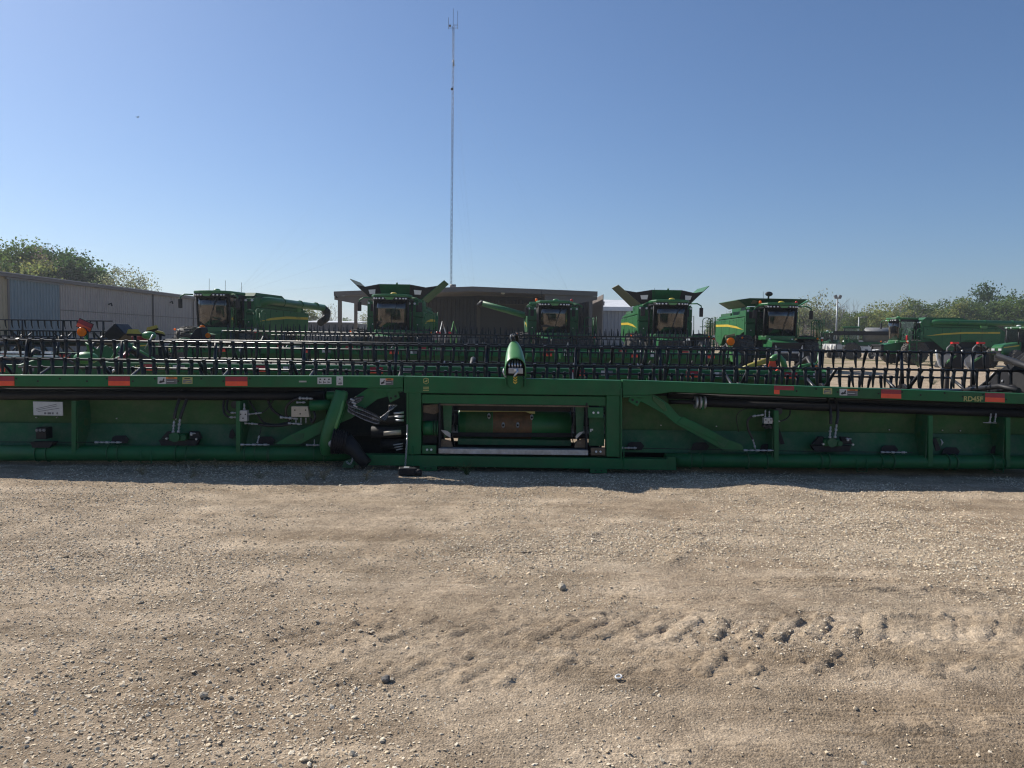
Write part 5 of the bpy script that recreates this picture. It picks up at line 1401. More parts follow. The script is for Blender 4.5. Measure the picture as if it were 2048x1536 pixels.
    # unloading auger folded back along the image-right side
    if auger:
        end = 9.2 + rear_ext
        au = B(MB().tube([(1.2, 1.6, 3.25), (1.55, 1.85, 3.42), (1.66, 2.3, 3.46), (1.66, end, 3.40)], [0.24, 0.24, 0.215, 0.205], 14), 'unloading_auger', GREEN_B)
        for t in (3.6, 5.8, 8.0):
            B(MB().cyl((1.66, t, 3.452), (1.66, t + 0.08, 3.452), 0.232, n=14), 'auger_collar', GREEN, au)
        B(MB().b2((1.4, 5.6, 3.0), (1.62, 6.1, 3.22)), 'auger_cradle', GREEN_L, au)
        if boot:
            B(MB().tube([(1.66, end - 0.1, 3.40), (1.70, end + 0.35, 3.2), (1.7, end + 0.25, 2.75), (1.66, end - 0.5, 2.45)], [0.22, 0.26, 0.26, 0.22], 12), 'spout_boot', BLACK, au)
    root.location = loc
    root.rotation_euler = (0, 0, rz)
    return root

def at(x, D):
    p = P(x, 700, D)
    return (p.x, D, 0.0)
combine('green combine at left with its auger folded back along the side', at(438, 38.5), R(-9.5), 'closed', True, False, 3, boot=True, stripe_word='JOHN DEERE')
combine('combine with open tank flaps, left of the tall mast', at(785, 39.5), 0.0, 'open', False, False, 0)
combine('combine with closed tank parked before the dark shed', at(1106, 43.5), 0.0, 'closed', False, True, 1, gate=True)
combine('combine with open tank flaps, right of the dark shed', at(1335, 41.0), 0.0, 'open', False, False, 1)
combine('combine with flared tank rim and empty feeder, right of centre', at(1552, 42.5), 0.0, 'funnel', False, True, 1, gate=True)
combine('combine at right seen from its side, auger reaching out of the photo', at(1800, 62), R(-90), 'closed', True, False, 0, rear_ext=3.5, stripe_word='JOHN DEERE')

# loose grain auger slanting up behind the third combine
ga = empty('grain_auger', at(1010, 50), 'slanting green grain auger tube behind the closed combine', 'grain auger')
put(ga, MB().tube([P(965, 607, 50), P(1062, 634, 50)], [0.19, 0.21], 12), 'tube', GREEN_B)
put(ga, MB().tube([P(958, 612, 50.2), P(964, 606, 50.1), P(968, 608, 50)], 0.2, 10), 'spout', BLACK)
put(ga, MB().tube([P(1050, 631, 50), P(1054, 675, 50), Vector((P(1054, 675, 50).x, 50, 0))], 0.12, 8), 'leg', GREEN)

# ------------------------------------------------------------------ tractors and other vehicles
def tractor(label, loc, rz, s=1.0, roll_bar=False, loader=False, rim=None):
    root = empty('tractor', (0, 0, 0), label, 'tractor')
    B = lambda mb, name, mat, parent=None, bv=0.0: mb.build(name, mat, parent or root, bv)
    for k in (-1, 1):
        wheel(root, (0.85 * k, 1.35, 0.9), 1.8, 0.48, YELLOW, 18)
        wheel(root, (0.80 * k, -1.35, 0.65), 1.3, 0.38, YELLOW, 16)
        B(MB().tube([(0.8 * k, 0.5, 1.5)] + [(0.8 * k, 1.35 + 1.02 * math.cos(R(t)), 0.95 + 1.02 * math.sin(R(t))) for t in range(150, 9, -20)], 0.05, 6), 'fender', GREEN)
        B(MB().ext([(0.62 * k, 0.45, 1.1), (0.62 * k, 0.6, 1.75), (0.62 * k, 1.2, 1.95), (0.62 * k, 2.0, 1.8), (0.62 * k, 2.2, 1.2)], (0.45 * k, 0, 0)), 'fender_shell', GREEN, None, 0.04)
    hd = B(MB().ext([(-0.36, -2.15, 0.95), (-0.36, -2.2, 1.45), (-0.36, -1.9, 1.62), (-0.36, 0.1, 1.80), (-0.36, 0.1, 0.95)], (0.72, 0, 0)), 'hood', GREEN_B, None, 0.06)
    for k in (-1, 1):
        B(MB().ext([(0.365 * k, -2.0, 1.45), (0.365 * k, -0.2, 1.62), (0.365 * k, -0.2, 1.54), (0.365 * k, -2.0, 1.40)], (0.006 * k, 0, 0)), 'stripe', YELLOW, hd)
        B(MB().b2((0.12 * k, -2.21, 1.22), (0.32 * k, -2.17, 1.36)), 'head_lamp', LAMPW, hd)
    B(MB().b2((-0.28, -2.22, 0.98), (0.28, -2.18, 1.2)), 'grille', BLACK_M, hd)
    B(MB().b2((-0.3, -1.9, 0.5), (0.3, 1.6, 0.98)), 'chassis', BLACK_M)
    B(MB().tube([(0.42, -0.4, 1.7), (0.42, -0.4, 2.5)], 0.05, 8), 'exhaust', BLACK)
    if roll_bar:
        B(MB().tube([(-0.5, 0.9, 1.2), (-0.5, 1.0, 2.35), (-0.42, 1.0, 2.46), (0.42, 1.0, 2.46), (0.5, 1.0, 2.35), (0.5, 0.9, 1.2)], 0.05, 8), 'roll_bar', BLACK)
        st = B(MB().b2((-0.26, 0.3, 1.2), (0.26, 0.8, 1.35)), 'seat', YEL_DULL, None, 0.04)
        B(MB().b2((-0.25, 0.75, 1.3), (0.25, 0.86, 1.8)), 'seat_back', YEL_DULL, st, 0.04)
        B(MB().lathe([(-0.01, 0.18), (0, 0.2), (0.01, 0.18)], (0, 0.05, 1.75), (0, -0.4, 1), 14), 'steering_wheel', BLACK)
    else:
        for k in (-1, 1):
            for y in (0.1, 1.45):
                B(MB().tube([(0.62 * k, y, 1.2), (0.66 * k, y + 0.03, 2.72)], 0.05, 6), 'pillar', BLACK)
            B(MB().b2((0.645 * k, 0.14, 1.35), (0.66 * k, 1.42, 2.68)), 'side_window', GLASS_C)
        B(MB().b2((-0.6, 0.07, 1.75), (0.6, 0.09, 2.68)), 'windshield', GLASS_C)
        B(MB().b2((-0.6, 1.46, 1.6), (0.6, 1.48, 2.68)), 'rear_window', GLASS_C)
        B(MB().b2((-0.62, 0.1, 1.0), (0.62, 1.5, 1.4)), 'cab_base', CABIN)
        st = B(MB().b2((-0.26, 0.6, 1.4), (0.26, 1.05, 1.6)), 'seat', CABIN, None, 0.04)
        B(MB().b2((-0.25, 1.0, 1.55), (0.25, 1.12, 2.2)), 'seat_back', CABIN, st, 0.04)
        rf = B(MB().b2((-0.75, -0.05, 2.7), (0.75, 1.65, 2.86)), 'cab_roof', GREEN_B, None, 0.06)
        for x in (-0.6, -0.3, 0.3, 0.6):
            B(MB().ball((x, -0.06, 2.77), 0.06, 8, 6, (1, 0.5, 0.8)), 'work_lamp', LAMPW, rf)
        B(MB().ball((0, 0.3, 2.92), 0.14, 10, 6, (1.1, 1, 0.5)), 'satellite_receiver', WHITE, rf)
    if loader:
        for k in (-1, 1):
            B(MB().tube([(0.55 * k, 0.1, 1.5), (0.58 * k, -1.2, 1.9), (0.58 * k, -2.3, 1.75), (0.58 * k, -2.8, 1.2)], 0.08, 6), 'loader_arm', GREEN_B)
            B(MB().tube([(0.5 * k, -0.1, 0.9), (0.56 * k, 0.1, 1.7)], 0.08, 6), 'loader_post', GREEN_B)
        B(MB().ext([(-0.95, -2.8, 0.9), (-0.95, -2.9, 1.65), (-0.95, -3.1, 1.75), (-0.95, -3.5, 1.0), (-0.95, -3.3, 0.8)], (1.9, 0, 0)), 'bucket', GREEN_D, None, 0.02)
    root.location, root.rotation_euler, root.scale = loc, (0, 0, rz), (s, s, s)
    return root
tractor('compact tractor with black roll bar and loader before the metal building', at(322, 33), R(-62), 0.72, True, True)
tractor('green tractor with yellow wheels and cab beyond the service truck', at(1652, 90), R(-35), 1.08, False, True)
tractor('large cab tractor cut off by the right edge behind snouts', at(2030, 54), R(-62), 1.05, False, False)

# white service truck
def truck():
    root = empty('service_truck', (0, 0, 0), 'white pickup truck with grey service body at right behind the reel', 'truck')
    B = lambda mb, name, mat, parent=None, bv=0.0: mb.build(name, mat, parent or root, bv)
    cb = B(MB().ext([(-1.0, -0.2, 0.75), (-1.0, 0.0, 1.15), (-1.0, 0.9, 1.3), (-1.0, 1.5, 2.0), (-1.0, 3.0, 2.02), (-1.0, 3.2, 1.3), (-1.0, 3.2, 0.65), (-1.0, -0.1, 0.6)], (2.0, 0, 0)), 'cab', WHITE, None, 0.06)
    for s in (-1, 1):
        B(MB().ext([(1.005 * s, 1.2, 1.38), (1.005 * s, 1.62, 1.92), (1.005 * s, 2.85, 1.94), (1.005 * s, 2.95, 1.38)], (0.006 * s, 0, 0)), 'side_window', DECALK, cb)
        B(MB().b2((1.0 * s, 2.0, 1.2), (1.03 * s, 2.2, 1.24)), 'door_handle', BLACK, cb)
    B(MB().b2((-1.08, 3.25, 0.8), (1.08, 6.0, 1.0)), 'bed_frame', GREYP)
    bx = B(MB().b2((-1.1, 3.3, 0.98), (1.1, 6.0, 1.62)), 'service_body', GREYP, None, 0.02)
    for s in (-1, 1):
        for k in range(3):
            B(MB().b2((1.1 * s, 3.4 + 0.88 * k, 1.05), (1.115 * s, 4.18 + 0.88 * k, 1.55)), 'locker_door', ZINC, bx)
    B(MB().b2((-1.05, 6.02, 0.75), (1.05, 6.1, 1.6)), 'tail_gate', WHITE)
    B(MB().tube([(-0.7, 6.3, 0.75), (-0.7, 6.3, 1.55)], 0.12, 8).tube([(0.3, 6.3, 0.75), (0.3, 6.3, 1.55)], 0.12, 8), 'gas_bottle', WHITE)
    for s in (-1, 1):
        for y in (0.6, 4.9):
            wheel(root, (0.92 * s, y, 0.4), 0.8, 0.26, ZINC, 14)
    root.location, root.rotation_euler = at(1738, 86), (0, 0, R(112))
    return root
truck()

# self-propelled sprayer
def sprayer():
    root = empty('crop_sprayer', (0, 0, 0), 'green crop sprayer with dark folded booms left of the side-on combine', 'crop sprayer')
    B = lambda mb, name, mat, parent=None, bv=0.0: mb.build(name, mat, parent or root, bv)
    for s in (-1, 1):
        for y in (-1.8, 1.8):
            wheel(root, (1.5 * s, y, 0.9), 1.8, 0.42, YELLOW, 18)
            B(MB().tube([(1.35 * s, y, 0.9), (1.2 * s, y, 1.7), (0.9 * s, y, 1.8)], 0.1, 8), 'wheel_leg', GREEN)
    B(MB().b2((-0.7, -2.8, 1.5), (0.7, 3.0, 1.85)), 'chassis', GREEN)
    tk = B(MB().lathe([(-1.4, 0.5), (-1.2, 0.85), (1.2, 0.85), (1.4, 0.5)], (0, 0.6, 2.5), (0, 1, 0), 16), 'tank', GREYP)
    B(MB().b2((-0.75, -2.6, 1.85), (0.75, -1.2, 2.1)), 'cab_base', GREEN)
    B(MB().b2((-0.72, -2.58, 2.1), (0.72, -1.22, 3.25)), 'cab_glass', GLASS_C)
    B(MB().b2((-0.85, -2.75, 3.25), (0.85, -1.1, 3.45)), 'cab_roof', GREEN_B, None, 0.05)
    for s in (-1, 1):
        B(MB().tube([(0.72 * s, -2.58, 2.1), (0.72 * s, -2.62, 3.25)], 0.05, 6), 'pillar', BLACK)
        B(MB().b2((1.15 * s, -3.6, 2.55), (1.45 * s, 3.4, 2.95)), 'folded_boom', BLACK)
        for k in range(9):
            B(MB().tube([(1.3 * s, -3.4 + 0.75 * k, 2.55), (1.3 * s, -3.0 + 0.75 * k, 2.95)], 0.05, 5), 'boom_brace', REELP)
    B(MB().b2((-1.3, 3.0, 1.4), (1.3, 3.3, 3.0)), 'boom_frame', GREEN_D)
    B(MB().tube([(1.0, -2.4, 0.5), (1.2, -2.5, 1.9), (1.2, -2.6, 2.9)], 0.04, 6).tube([(1.0, -2.0, 0.5), (1.2, -2.1, 1.9), (1.2, -2.2, 2.9)], 0.04, 6), 'ladder_rail', GREEN)
    root.location, root.rotation_euler = at(1742, 78), (0, 0, R(-115))
    return root
sprayer()
# ------------------------------------------------------------------ buildings
def siding(name, col, var=0.1, dirt=0.2):
    return M(name, col, 0.55, 0.0, var, 0.6, dirt, (0.18, 0.16, 0.14))
SID_B = siding('siding_beige', (0.36, 0.318, 0.295))
SID_T = siding('siding_tan', (0.36, 0.30, 0.20))
SID_BL = siding('siding_blue', (0.165, 0.225, 0.262))
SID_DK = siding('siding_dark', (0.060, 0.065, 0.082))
SID_G = siding('siding_grey', (0.30, 0.31, 0.33))
ROOFW = siding('roof_white', (0.70, 0.71, 0.72))
ROOFG = siding('roof_grey', (0.38, 0.36, 0.36))
FASCIA = siding('fascia_tan', (0.14, 0.122, 0.112))

def ribbed(p0, p1, z0, z1, pitch, depth, nrm):
    """corrugated wall sheet from p0 to p1 (xy), trapezoid ribs"""
    p0, p1, nrm = Vector((*p0, 0)), Vector((*p1, 0)), Vector((*nrm, 0))
    L = (p1 - p0).length
    d = (p1 - p0) / L
    n = max(1, int(L / pitch))
    q = L / n
    line = []
    for k in range(n):
        for (t, h) in ((0.0, 0), (0.62, 0), (0.70, 1), (0.92, 1)):
            line.append(p0 + d * (k + t) * q + nrm * depth * h)
    line.append(p1)
    mb = MB()
    m = len(line)
    vs = [(p.x, p.y, z0) for p in line] + [(p.x, p.y, z1) for p in line]
    mb._add(vs, [(i, i + 1, m + i + 1, m + i) for i in range(m - 1)])
    return mb

# long metal building on the left; its wall runs away from the camera
XL0, XL1, YL0, YL1 = -32.6, -31.2, 36.0, 82.0
EV = 5.1
def lx(y):
    return XL0 + (XL1 - XL0) * (y - YL0) / (YL1 - YL0)
lb = empty('metal_building', (-40, 55, 0), 'long ribbed metal building with a blue grey bay, behind at left', 'building')
def y_at(x):                                # where the wall line meets the image column x
    y = 50.0
    for _ in range(30):
        y = lx(y) / ((x - CX) / F)
    return y
cols = [(-60, 17, SID_T, 'wall_panel'), (17, 118, SID_BL, 'sliding_door'), (118, 305, SID_B, 'wall_panel'), (305, 470, SID_B, 'wall_panel')]
for (a, b, mt, nm) in cols:
    ya, yb_ = y_at(a), y_at(b)
    off = 0.06 if nm == 'sliding_door' else 0.0
    o = ribbed((lx(ya) + off, ya), (lx(yb_) + off, yb_), 0.0, EV - (0.12 if off else 0), 0.30, 0.05, (1, 0)).build(nm, mt, lb)
    o.modifiers.new('thick', 'SOLIDIFY').thickness = 0.01
for x in (17, 118, 305):
    y = y_at(x)
    MB().b2((lx(y) - 0.05, y - 0.09, 0), (lx(y) + 0.10, y + 0.09, EV)).build('wall_trim', FASCIA if x != 305 else BLACK_M, lb)
for z in (1.6, 3.2):
    y0, y1 = y_at(118), y_at(470)
    MB().ext([(lx(y0) + 0.052, y0, z), (lx(y1) + 0.052, y1, z), (lx(y1) + 0.052, y1, z + 0.05), (lx(y0) + 0.052, y0, z + 0.05)], (0.012, 0, 0)).build('girt_line', FASCIA, lb)
ya, yb_ = y_at(-60), y_at(470)
MB().ext([(lx(ya) + 0.3, ya, EV), (lx(yb_) + 0.3, yb_, EV), (lx(yb_) + 0.3, yb_, EV + 0.22), (lx(ya) + 0.3, ya, EV + 0.22)], (-0.5, 0, 0)).build('gutter', FASCIA, lb, 0.02)
MB().ext([(lx(ya) + 0.32, ya, EV + 0.224), (lx(yb_) + 0.32, yb_, EV + 0.224), (-46, yb_, EV + 1.9), (-46, ya, EV + 1.9)], (0, 0, 0.06)).build('roof', ROOFG, lb)
MB().ext([(-46, ya, EV + 1.9), (-46, yb_, EV + 1.9), (-60, yb_, EV + 0.2), (-60, ya, EV + 0.2)], (0, 0, 0.06)).build('roof', ROOFG, lb)
MB().ext([(lx(yb_), yb_, 0), (-60, yb_, 0), (-60, yb_, EV), (-46, yb_, EV + 1.8), (lx(yb_), yb_, EV)], (0, 0.1, 0)).build('end_wall', SID_B, lb)
MB().b2((-60.1, ya, 0), (-59.9, yb_, EV)).build('end_wall', SID_B, lb)
for (x, yy) in ((215, 609), (338, 605)):
    y = y_at(x); p = P(x, yy, y)
    MB().tube([(p.x + 0.08, p.y, p.z), (p.x + 0.3, p.y, p.z + 0.1), (p.x + 0.35, p.y, p.z - 0.12)], 0.06, 8).build('wall_lamp', BLACK, lb)
for x in (385,):
    y = y_at(x)
    MB().tube([(lx(y) + 0.2, y, EV), (lx(y) + 0.12, y, EV - 0.4), (lx(y) + 0.12, y, 0.1)], 0.05, 6).build('downpipe', FASCIA, lb)
ya2, yb2 = y_at(10), y_at(125)
MB().ext([(lx(ya2) + 0.12, ya2, EV - 0.12), (lx(yb2) + 0.12, yb2, EV - 0.12), (lx(yb2) + 0.12, yb2, EV - 0.02), (lx(ya2) + 0.12, ya2, EV - 0.02)], (0.08, 0, 0)).build('door_track', GREYP, lb)
y = y_at(362)
MB().b2((lx(y) + 0.02, y - 0.5, 0.0), (lx(y) + 0.08, y + 0.5, 2.1)).build('side_door', SID_DK, lb)

# open shed with low gable roof in the centre
YS0, YS1 = 57.0, 84.0
sh = empty('open_shed', (0, 66, 0), 'dark open-fronted shed with low tan gable roof, centre behind combines', 'building')
rid = P(945, 573.5, YS0); el = P(668, 583.5, YS0); er = P(1195, 583.5, YS0)
th = 0.34
def roofside(a, b, nm):
    dv = Vector((0, YS1 - YS0, 0))
    return MB().ext([a, b, b + Vector((0, 0, -0.10)), a + Vector((0, 0, -0.10))], dv).build(nm, ROOFG, sh)
roofside(el, rid, 'roof'); roofside(rid, er, 'roof')
for a, b in ((el, rid), (rid, er)):         # fascia boards along the gable
    MB().ext([a + Vector((0, -0.06, 0.02)), b + Vector((0, -0.06, 0.02)), b + Vector((0, -0.06, -th)), a + Vector((0, -0.06, -th))], (0, 0.05, 0)).build('fascia', FASCIA, sh)
# tapered rafter beams under the front edge
for a, b in ((el, rid), (rid, er)):
    lo = a if a is el else b
    hi = b if a is el else a
    m = lo.lerp(hi, 0.42)
    MB().ext([lo + Vector((0, 0.1, -th)), m + Vector((0, 0.1, -th)), m + Vector((0, 0.1, -th - 0.9)), lo.lerp(hi, 0.28) + Vector((0, 0.1, -th - 0.9)), lo + Vector((0, 0.1, -th - 0.25))], (0, 0.2, 0)).build('rafter_beam', FASCIA, sh)
wall_y = 66.0
wl, wr = P(850, 600, wall_y).x, P(1183, 600, wall_y).x
def roof_z(x):
    return el.z + (rid.z - el.z) * (x - el.x) / (rid.x - el.x) if x < rid.x else er.z + (rid.z - er.z) * (er.x - x) / (er.x - rid.x)
dl, drr = P(957, 640, wall_y).x, P(1052, 640, wall_y).x
dz = P(1000, 608, wall_y).z
for (a, b, z0) in ((wl, dl, 0), (drr, wr, 0), (dl, drr, dz)):
    mb = ribbed((a, wall_y), (b, wall_y), z0, 5.05, 0.32, -0.05, (0, 1))
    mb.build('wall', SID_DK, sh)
mb = MB().b2((dl + 0.03, wall_y + 0.09, 0), (drr - 0.03, wall_y + 0.13, dz))
for k in range(14):
    z = dz * k / 14
    mb.b2((dl + 0.05, wall_y + 0.05, z), (drr - 0.05, wall_y + 0.11, z + dz / 14 - 0.008))
mb.build('roller_door', M('roller_door', (0.10, 0.092, 0.088), 0.6, 0, 0.1, 0.8), sh)
for jx in (dl, drr):
    MB().b2((jx - 0.16, wall_y - 0.08, 0), (jx + 0.16, wall_y + 0.16, dz + 0.1)).build('door_jamb', FASCIA, sh)
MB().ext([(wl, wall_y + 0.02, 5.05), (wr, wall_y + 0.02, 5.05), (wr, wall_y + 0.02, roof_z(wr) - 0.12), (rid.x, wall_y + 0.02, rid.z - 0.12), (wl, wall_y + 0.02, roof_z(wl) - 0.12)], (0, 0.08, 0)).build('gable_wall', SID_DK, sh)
ribbed((wr, wall_y), (wr, YS0 + 0.6), 0, roof_z(wr) - 0.14, 0.32, 0.05, (1, 0)).build('side_wall', SID_B, sh)
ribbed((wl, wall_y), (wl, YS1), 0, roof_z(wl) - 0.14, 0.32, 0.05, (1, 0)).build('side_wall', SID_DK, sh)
ribbed((wr, wall_y), (wr, YS1), 0, roof_z(wr) - 0.14, 0.32, 0.05, (1, 0)).build('side_wall', SID_B, sh)
for x, Y in ((679, YS0 + 0.2), (711, 68.0), (1181, YS0 + 0.2)):
    p = P(x, 640, Y)
    MB().b2((p.x - 0.13, Y, 0), (p.x + 0.13, Y + 0.26, roof_z(p.x) - 0.12)).build('post', FASCIA, sh)
MB().tube([P(669, 585, YS0), P(671, 590, YS0), P(674, 596, YS0)], 0.07, 6).build('downpipe', BLACK, sh)
MB().lathe([(0, 0.05), (0.05, 0.16), (0.2, 0.13), (0.26, 0.05)], P(1006, 589, YS0 + 1), (0, 0, 1), 12).build('shed_lamp', WHITE, sh)
MB().cyl(P(906, 575, 70), P(906, 569, 70), 0.28, n=12).build('roof_vent', FASCIA, sh)
# tanks and small machines by the shed wall
c = P(947, 662, 62)
tk = empty('fuel_tank', (c.x, c.y, 0), 'round pale tank end by the shed wall', 'tank')
put(tk, MB().lathe([(0, 0.25), (0.06, 0.5), (1.6, 0.5), (1.66, 0.25)], (c.x, c.y, 1.3), (0, 1, 0), 18), 'shell', GREYP)
put(tk, MB().b2((c.x - 0.4, c.y + 0.2, 0), (c.x + 0.4, c.y + 0.4, 0.85)).b2((c.x - 0.4, c.y + 1.2, 0), (c.x + 0.4, c.y + 1.4, 0.85)), 'cradle', GREYP)
# hitch and drill bits between the second and third combines
c = P(882, 668, 30)
im = empty('hose_rack', (c.x, c.y, 0), 'upright rack of looped hoses with round red lamps beside second combine', 'implement')
put(im, MB().b2((c.x - 0.35, c.y, 1.5), (c.x + 0.85, c.y + 0.1, 1.78)), 'panel', GREYP)
put(im, MB().b2((c.x - 0.25, c.y, 0), (c.x - 0.15, c.y + 0.1, 1.5)).b2((c.x + 0.55, c.y, 0), (c.x + 0.65, c.y + 0.1, 1.5)), 'post', GREEN)
for k, dx in enumerate((0.0, 0.45)):
    put(im, MB().tube([(c.x + dx, c.y - 0.1, 0.9), (c.x + dx - 0.06, c.y - 0.15, 1.7), (c.x + dx + 0.06, c.y - 0.15, 2.25), (c.x + dx + 0.2, c.y - 0.15, 1.8), (c.x + dx + 0.1, c.y - 0.1, 0.9)], 0.03, 6), 'hose', GREEN_L if k else ZINC)
    put(im, MB().lathe([(0, 0.08), (0.05, 0.12), (0.12, 0.1)], (c.x + dx - 0.1, c.y - 0.1, 1.72), (0, 0, 1), 12), 'lamp', REDLENS)

# white roofed building beyond, right of the shed
c0, c1 = P(1180, 640, 84), P(1262, 640, 84)
zt = P(1220, 612, 84).z
rb_ = empty('metal_building', ((c0.x + c1.x) / 2, 84, 0), 'grey ribbed building with bright white roof edge right of shed', 'building')
ribbed((c0.x, 84), (c1.x, 84), 0, zt - 0.3, 0.4, -0.06, (0, 1)).build('wall', SID_G, rb_)
MB().ext([(c0.x - 0.3, 83.6, zt - 0.3), (c1.x + 0.2, 83.6, zt - 0.3), (c1.x + 0.2, 90, zt + 0.9), (c0.x - 0.3, 90, zt + 0.9)], (0, 0, 0.12)).build('roof', ROOFW, rb_)
MB().b2((c0.x - 0.3, 83.5, zt - 0.55), (c1.x + 0.2, 83.6, zt - 0.1)).build('roof_edge', ROOFW, rb_)
ribbed((c1.x, 84), (c1.x, 96), 0, zt - 0.3, 0.4, 0.06, (1, 0)).build('side_wall', SID_G, rb_)
MB().tube([P(1207, 611, 84), P(1207, 606, 84), P(1208, 603, 84)], 0.12, 6).build('roof_vent', BLACK, rb_)
# low dark building seen through the shed's open side
c0, c1 = P(606, 660, 110), P(712, 660, 110)
zt = P(660, 643, 110).z
rb2 = empty('metal_building', ((c0.x + c1.x) / 2, 110, 0), 'low dark building with pale roof, seen left of the shed posts', 'building')
ribbed((c0.x, 110), (c1.x, 110), 0, zt - 0.2, 0.5, -0.07, (0, 1)).build('wall', SID_DK, rb2)
MB().ext([(c0.x - 0.3, 109.6, zt - 0.2), (c1.x + 0.3, 109.6, zt - 0.2), (c1.x + 0.3, 118, zt + 0.15), (c0.x - 0.3, 118, zt + 0.15)], (0, 0, 0.12)).build('roof', ROOFW, rb2)
MB().b2((c1.x - 0.05, 110, 0), (c1.x + 0.05, 118, zt - 0.2)).build('side_wall', SID_DK, rb2)

# ------------------------------------------------------------------ guyed mast
MY = 88.0
mb_, mt_ = P(902, 585, MY), P(906.5, 52, MY)
mx = mb_.x
H = mt_.z
mast = empty('radio_mast', (mx, MY, 0), 'tall thin guyed lattice radio mast rising behind the shed roof', 'mast')
side = 0.21
tri = [Vector((side * 0.58 * math.cos(R(a)), side * 0.58 * math.sin(R(a)), 0)) for a in (90, 210, 330)]
MASTM = M('mast_steel', (0.09, 0.11, 0.15), 0.6, 0.0, 0.15, 1.0)
for t in tri:
    MB().tube([Vector((mx, MY, 0)) + t, Vector((mx, MY, H)) + t], 0.02, 6).build('leg', MASTM, mast)
lat = MB()
n = int(H / 0.6)
for k in range(n):
    for j in range(3):
        a, b = tri[j], tri[(j + 1) % 3]
        z0, z1 = H * k / n, H * (k + 1) / n
        lat.tube([Vector((mx, MY, z0)) + (a if k % 2 else b), Vector((mx, MY, z1)) + (b if k % 2 else a)], 0.010, 3, caps=False)
tag(lat.build('lattice_bracing', MASTM, mast), kind='stuff')
for x, y0, y1 in ((906.5, 52, 17), (897, 56, 35), (915.5, 52, 22)):
    MB().tube([P(x, y0, MY), P(x, y1, MY)], 0.022, 5).build('antenna', MASTM, mast)
MB().tube([P(897, 56, MY), P(916, 56, MY)], 0.025, 5).tube([P(897, 48, MY), P(897, 58, MY)], 0.025, 5).tube([P(915.5, 48, MY), P(915.5, 58, MY)], 0.025, 5).tube([P(906, 50, MY), P(916, 50, MY)], 0.03, 5).build('cross_arm', MASTM, mast)
MB().ball(P(900, 51.5, MY), 0.14, 10, 8).build('dish', MASTM, mast)
MB().ball(P(904, 178, MY), 0.16, 10, 8).build('insulator', BLACK, mast)
MB().tube([P(907, 120, MY), P(907.5, 132, MY)], 0.1, 6).build('cable_box', GALV, mast)
GUY = M('guy_wire', (0.34, 0.40, 0.48), 0.6, 0.0, 0.1, 1.0)
for y in (84, 122, 225, 336, 445, 550):
    s = P(904 - (y - 50) * 0.004, y, MY)
    for ex, ey in ((470, 590), (1140, 590), (905, 560)):
        e = P(ex, ey, MY - 6) if ex != 905 else Vector((mx + 2, MY + 34, 0))
        e = Vector((e.x, e.y, 0))
        d = P(ex, ey, MY) if ex != 905 else None
        end = d + (d - s) * 0.06 if d is not None else e
        MB().tube([Vector((mx, MY, s.z)), end], 0.0036, 4, caps=False).build('guy_wire', GUY, mast)

# light poles by the trees
for x, yt, D, lab, heads in ((1675, 597, 112, 'tall yard light pole with two floodlights before the trees', 2), (1718, 634, 120, 'shorter yard light pole nearer the side-on combine', 1)):
    p = P(x, yt, D)
    r = empty('light_pole', (p.x, D, 0), lab, 'light pole', 'yard light poles')
    put(r, MB().tube([(p.x, D, 0), (p.x, D, p.z)], [0.14, 0.09], 8), 'pole', GALV)
    if heads == 2:
        for s in (-1, 1):
            put(r, MB().box((p.x + 0.32 * s, D - 0.1, p.z + 0.25), (0.42, 0.25, 0.5), Matrix.Rotation(R(20 * s), 3, 'Y')), 'floodlight', GREYP)
        put(r, MB().tube([(p.x - 0.35, D, p.z), (p.x + 0.35, D, p.z)], 0.05, 6), 'bracket', GALV)
    else:
        put(r, MB().tube([(p.x, D, p.z - 0.1), (p.x + 0.9, D - 0.2, p.z + 0.05)], 0.05, 6), 'bracket', GALV)
        put(r, MB().box((p.x + 1.0, D - 0.2, p.z), (0.5, 0.25, 0.12)), 'floodlight', GREYP)
# bird
p = P(275, 234.5, 60)
bd = MB().tube([p + Vector((-0.02, -0.12, 0)), p, p + Vector((0.03, 0.12, -0.01))], [0.015, 0.035, 0.01], 6)
bd.ext([p + Vector((0, -0.05, 0)), p + Vector((-0.14, -0.03, 0.07)), p + Vector((-0.15, 0.0, 0.07)), p + Vector((0, 0.06, 0))], (0, 0, -0.012))
bd.ext([p + Vector((0, -0.05, 0)), p + Vector((0.12, -0.03, 0.09)), p + Vector((0.13, 0.0, 0.09)), p + Vector((0, 0.06, 0))], (0, 0, -0.012))
tag(bd.build('bird', BLACK_M), 'small dark bird gliding in the blue sky at left', 'bird')

# ------------------------------------------------------------------ air
hz_m = bpy.data.materials.new('air')
hz_m.use_nodes = True
hn = hz_m.node_tree
hn.nodes.remove(hn.nodes['Principled BSDF'])
pv = hn.nodes.new('ShaderNodeVolumePrincipled')
pv.inputs['Color'].default_value = (0.86, 0.92, 1.0, 1)
pv.inputs['Density'].default_value = 0.00042
pv.inputs['Anisotropy'].default_value = 0.35
hn.links.new(pv.outputs[0], hn.nodes['Material Output'].inputs['Volume'])
hz = MB().b2((-920, -80, -1.2), (920, 1520, 46)).build('haze', hz_m)
tag(hz, 'thin pale morning haze over the yard', 'haze', kind='stuff')
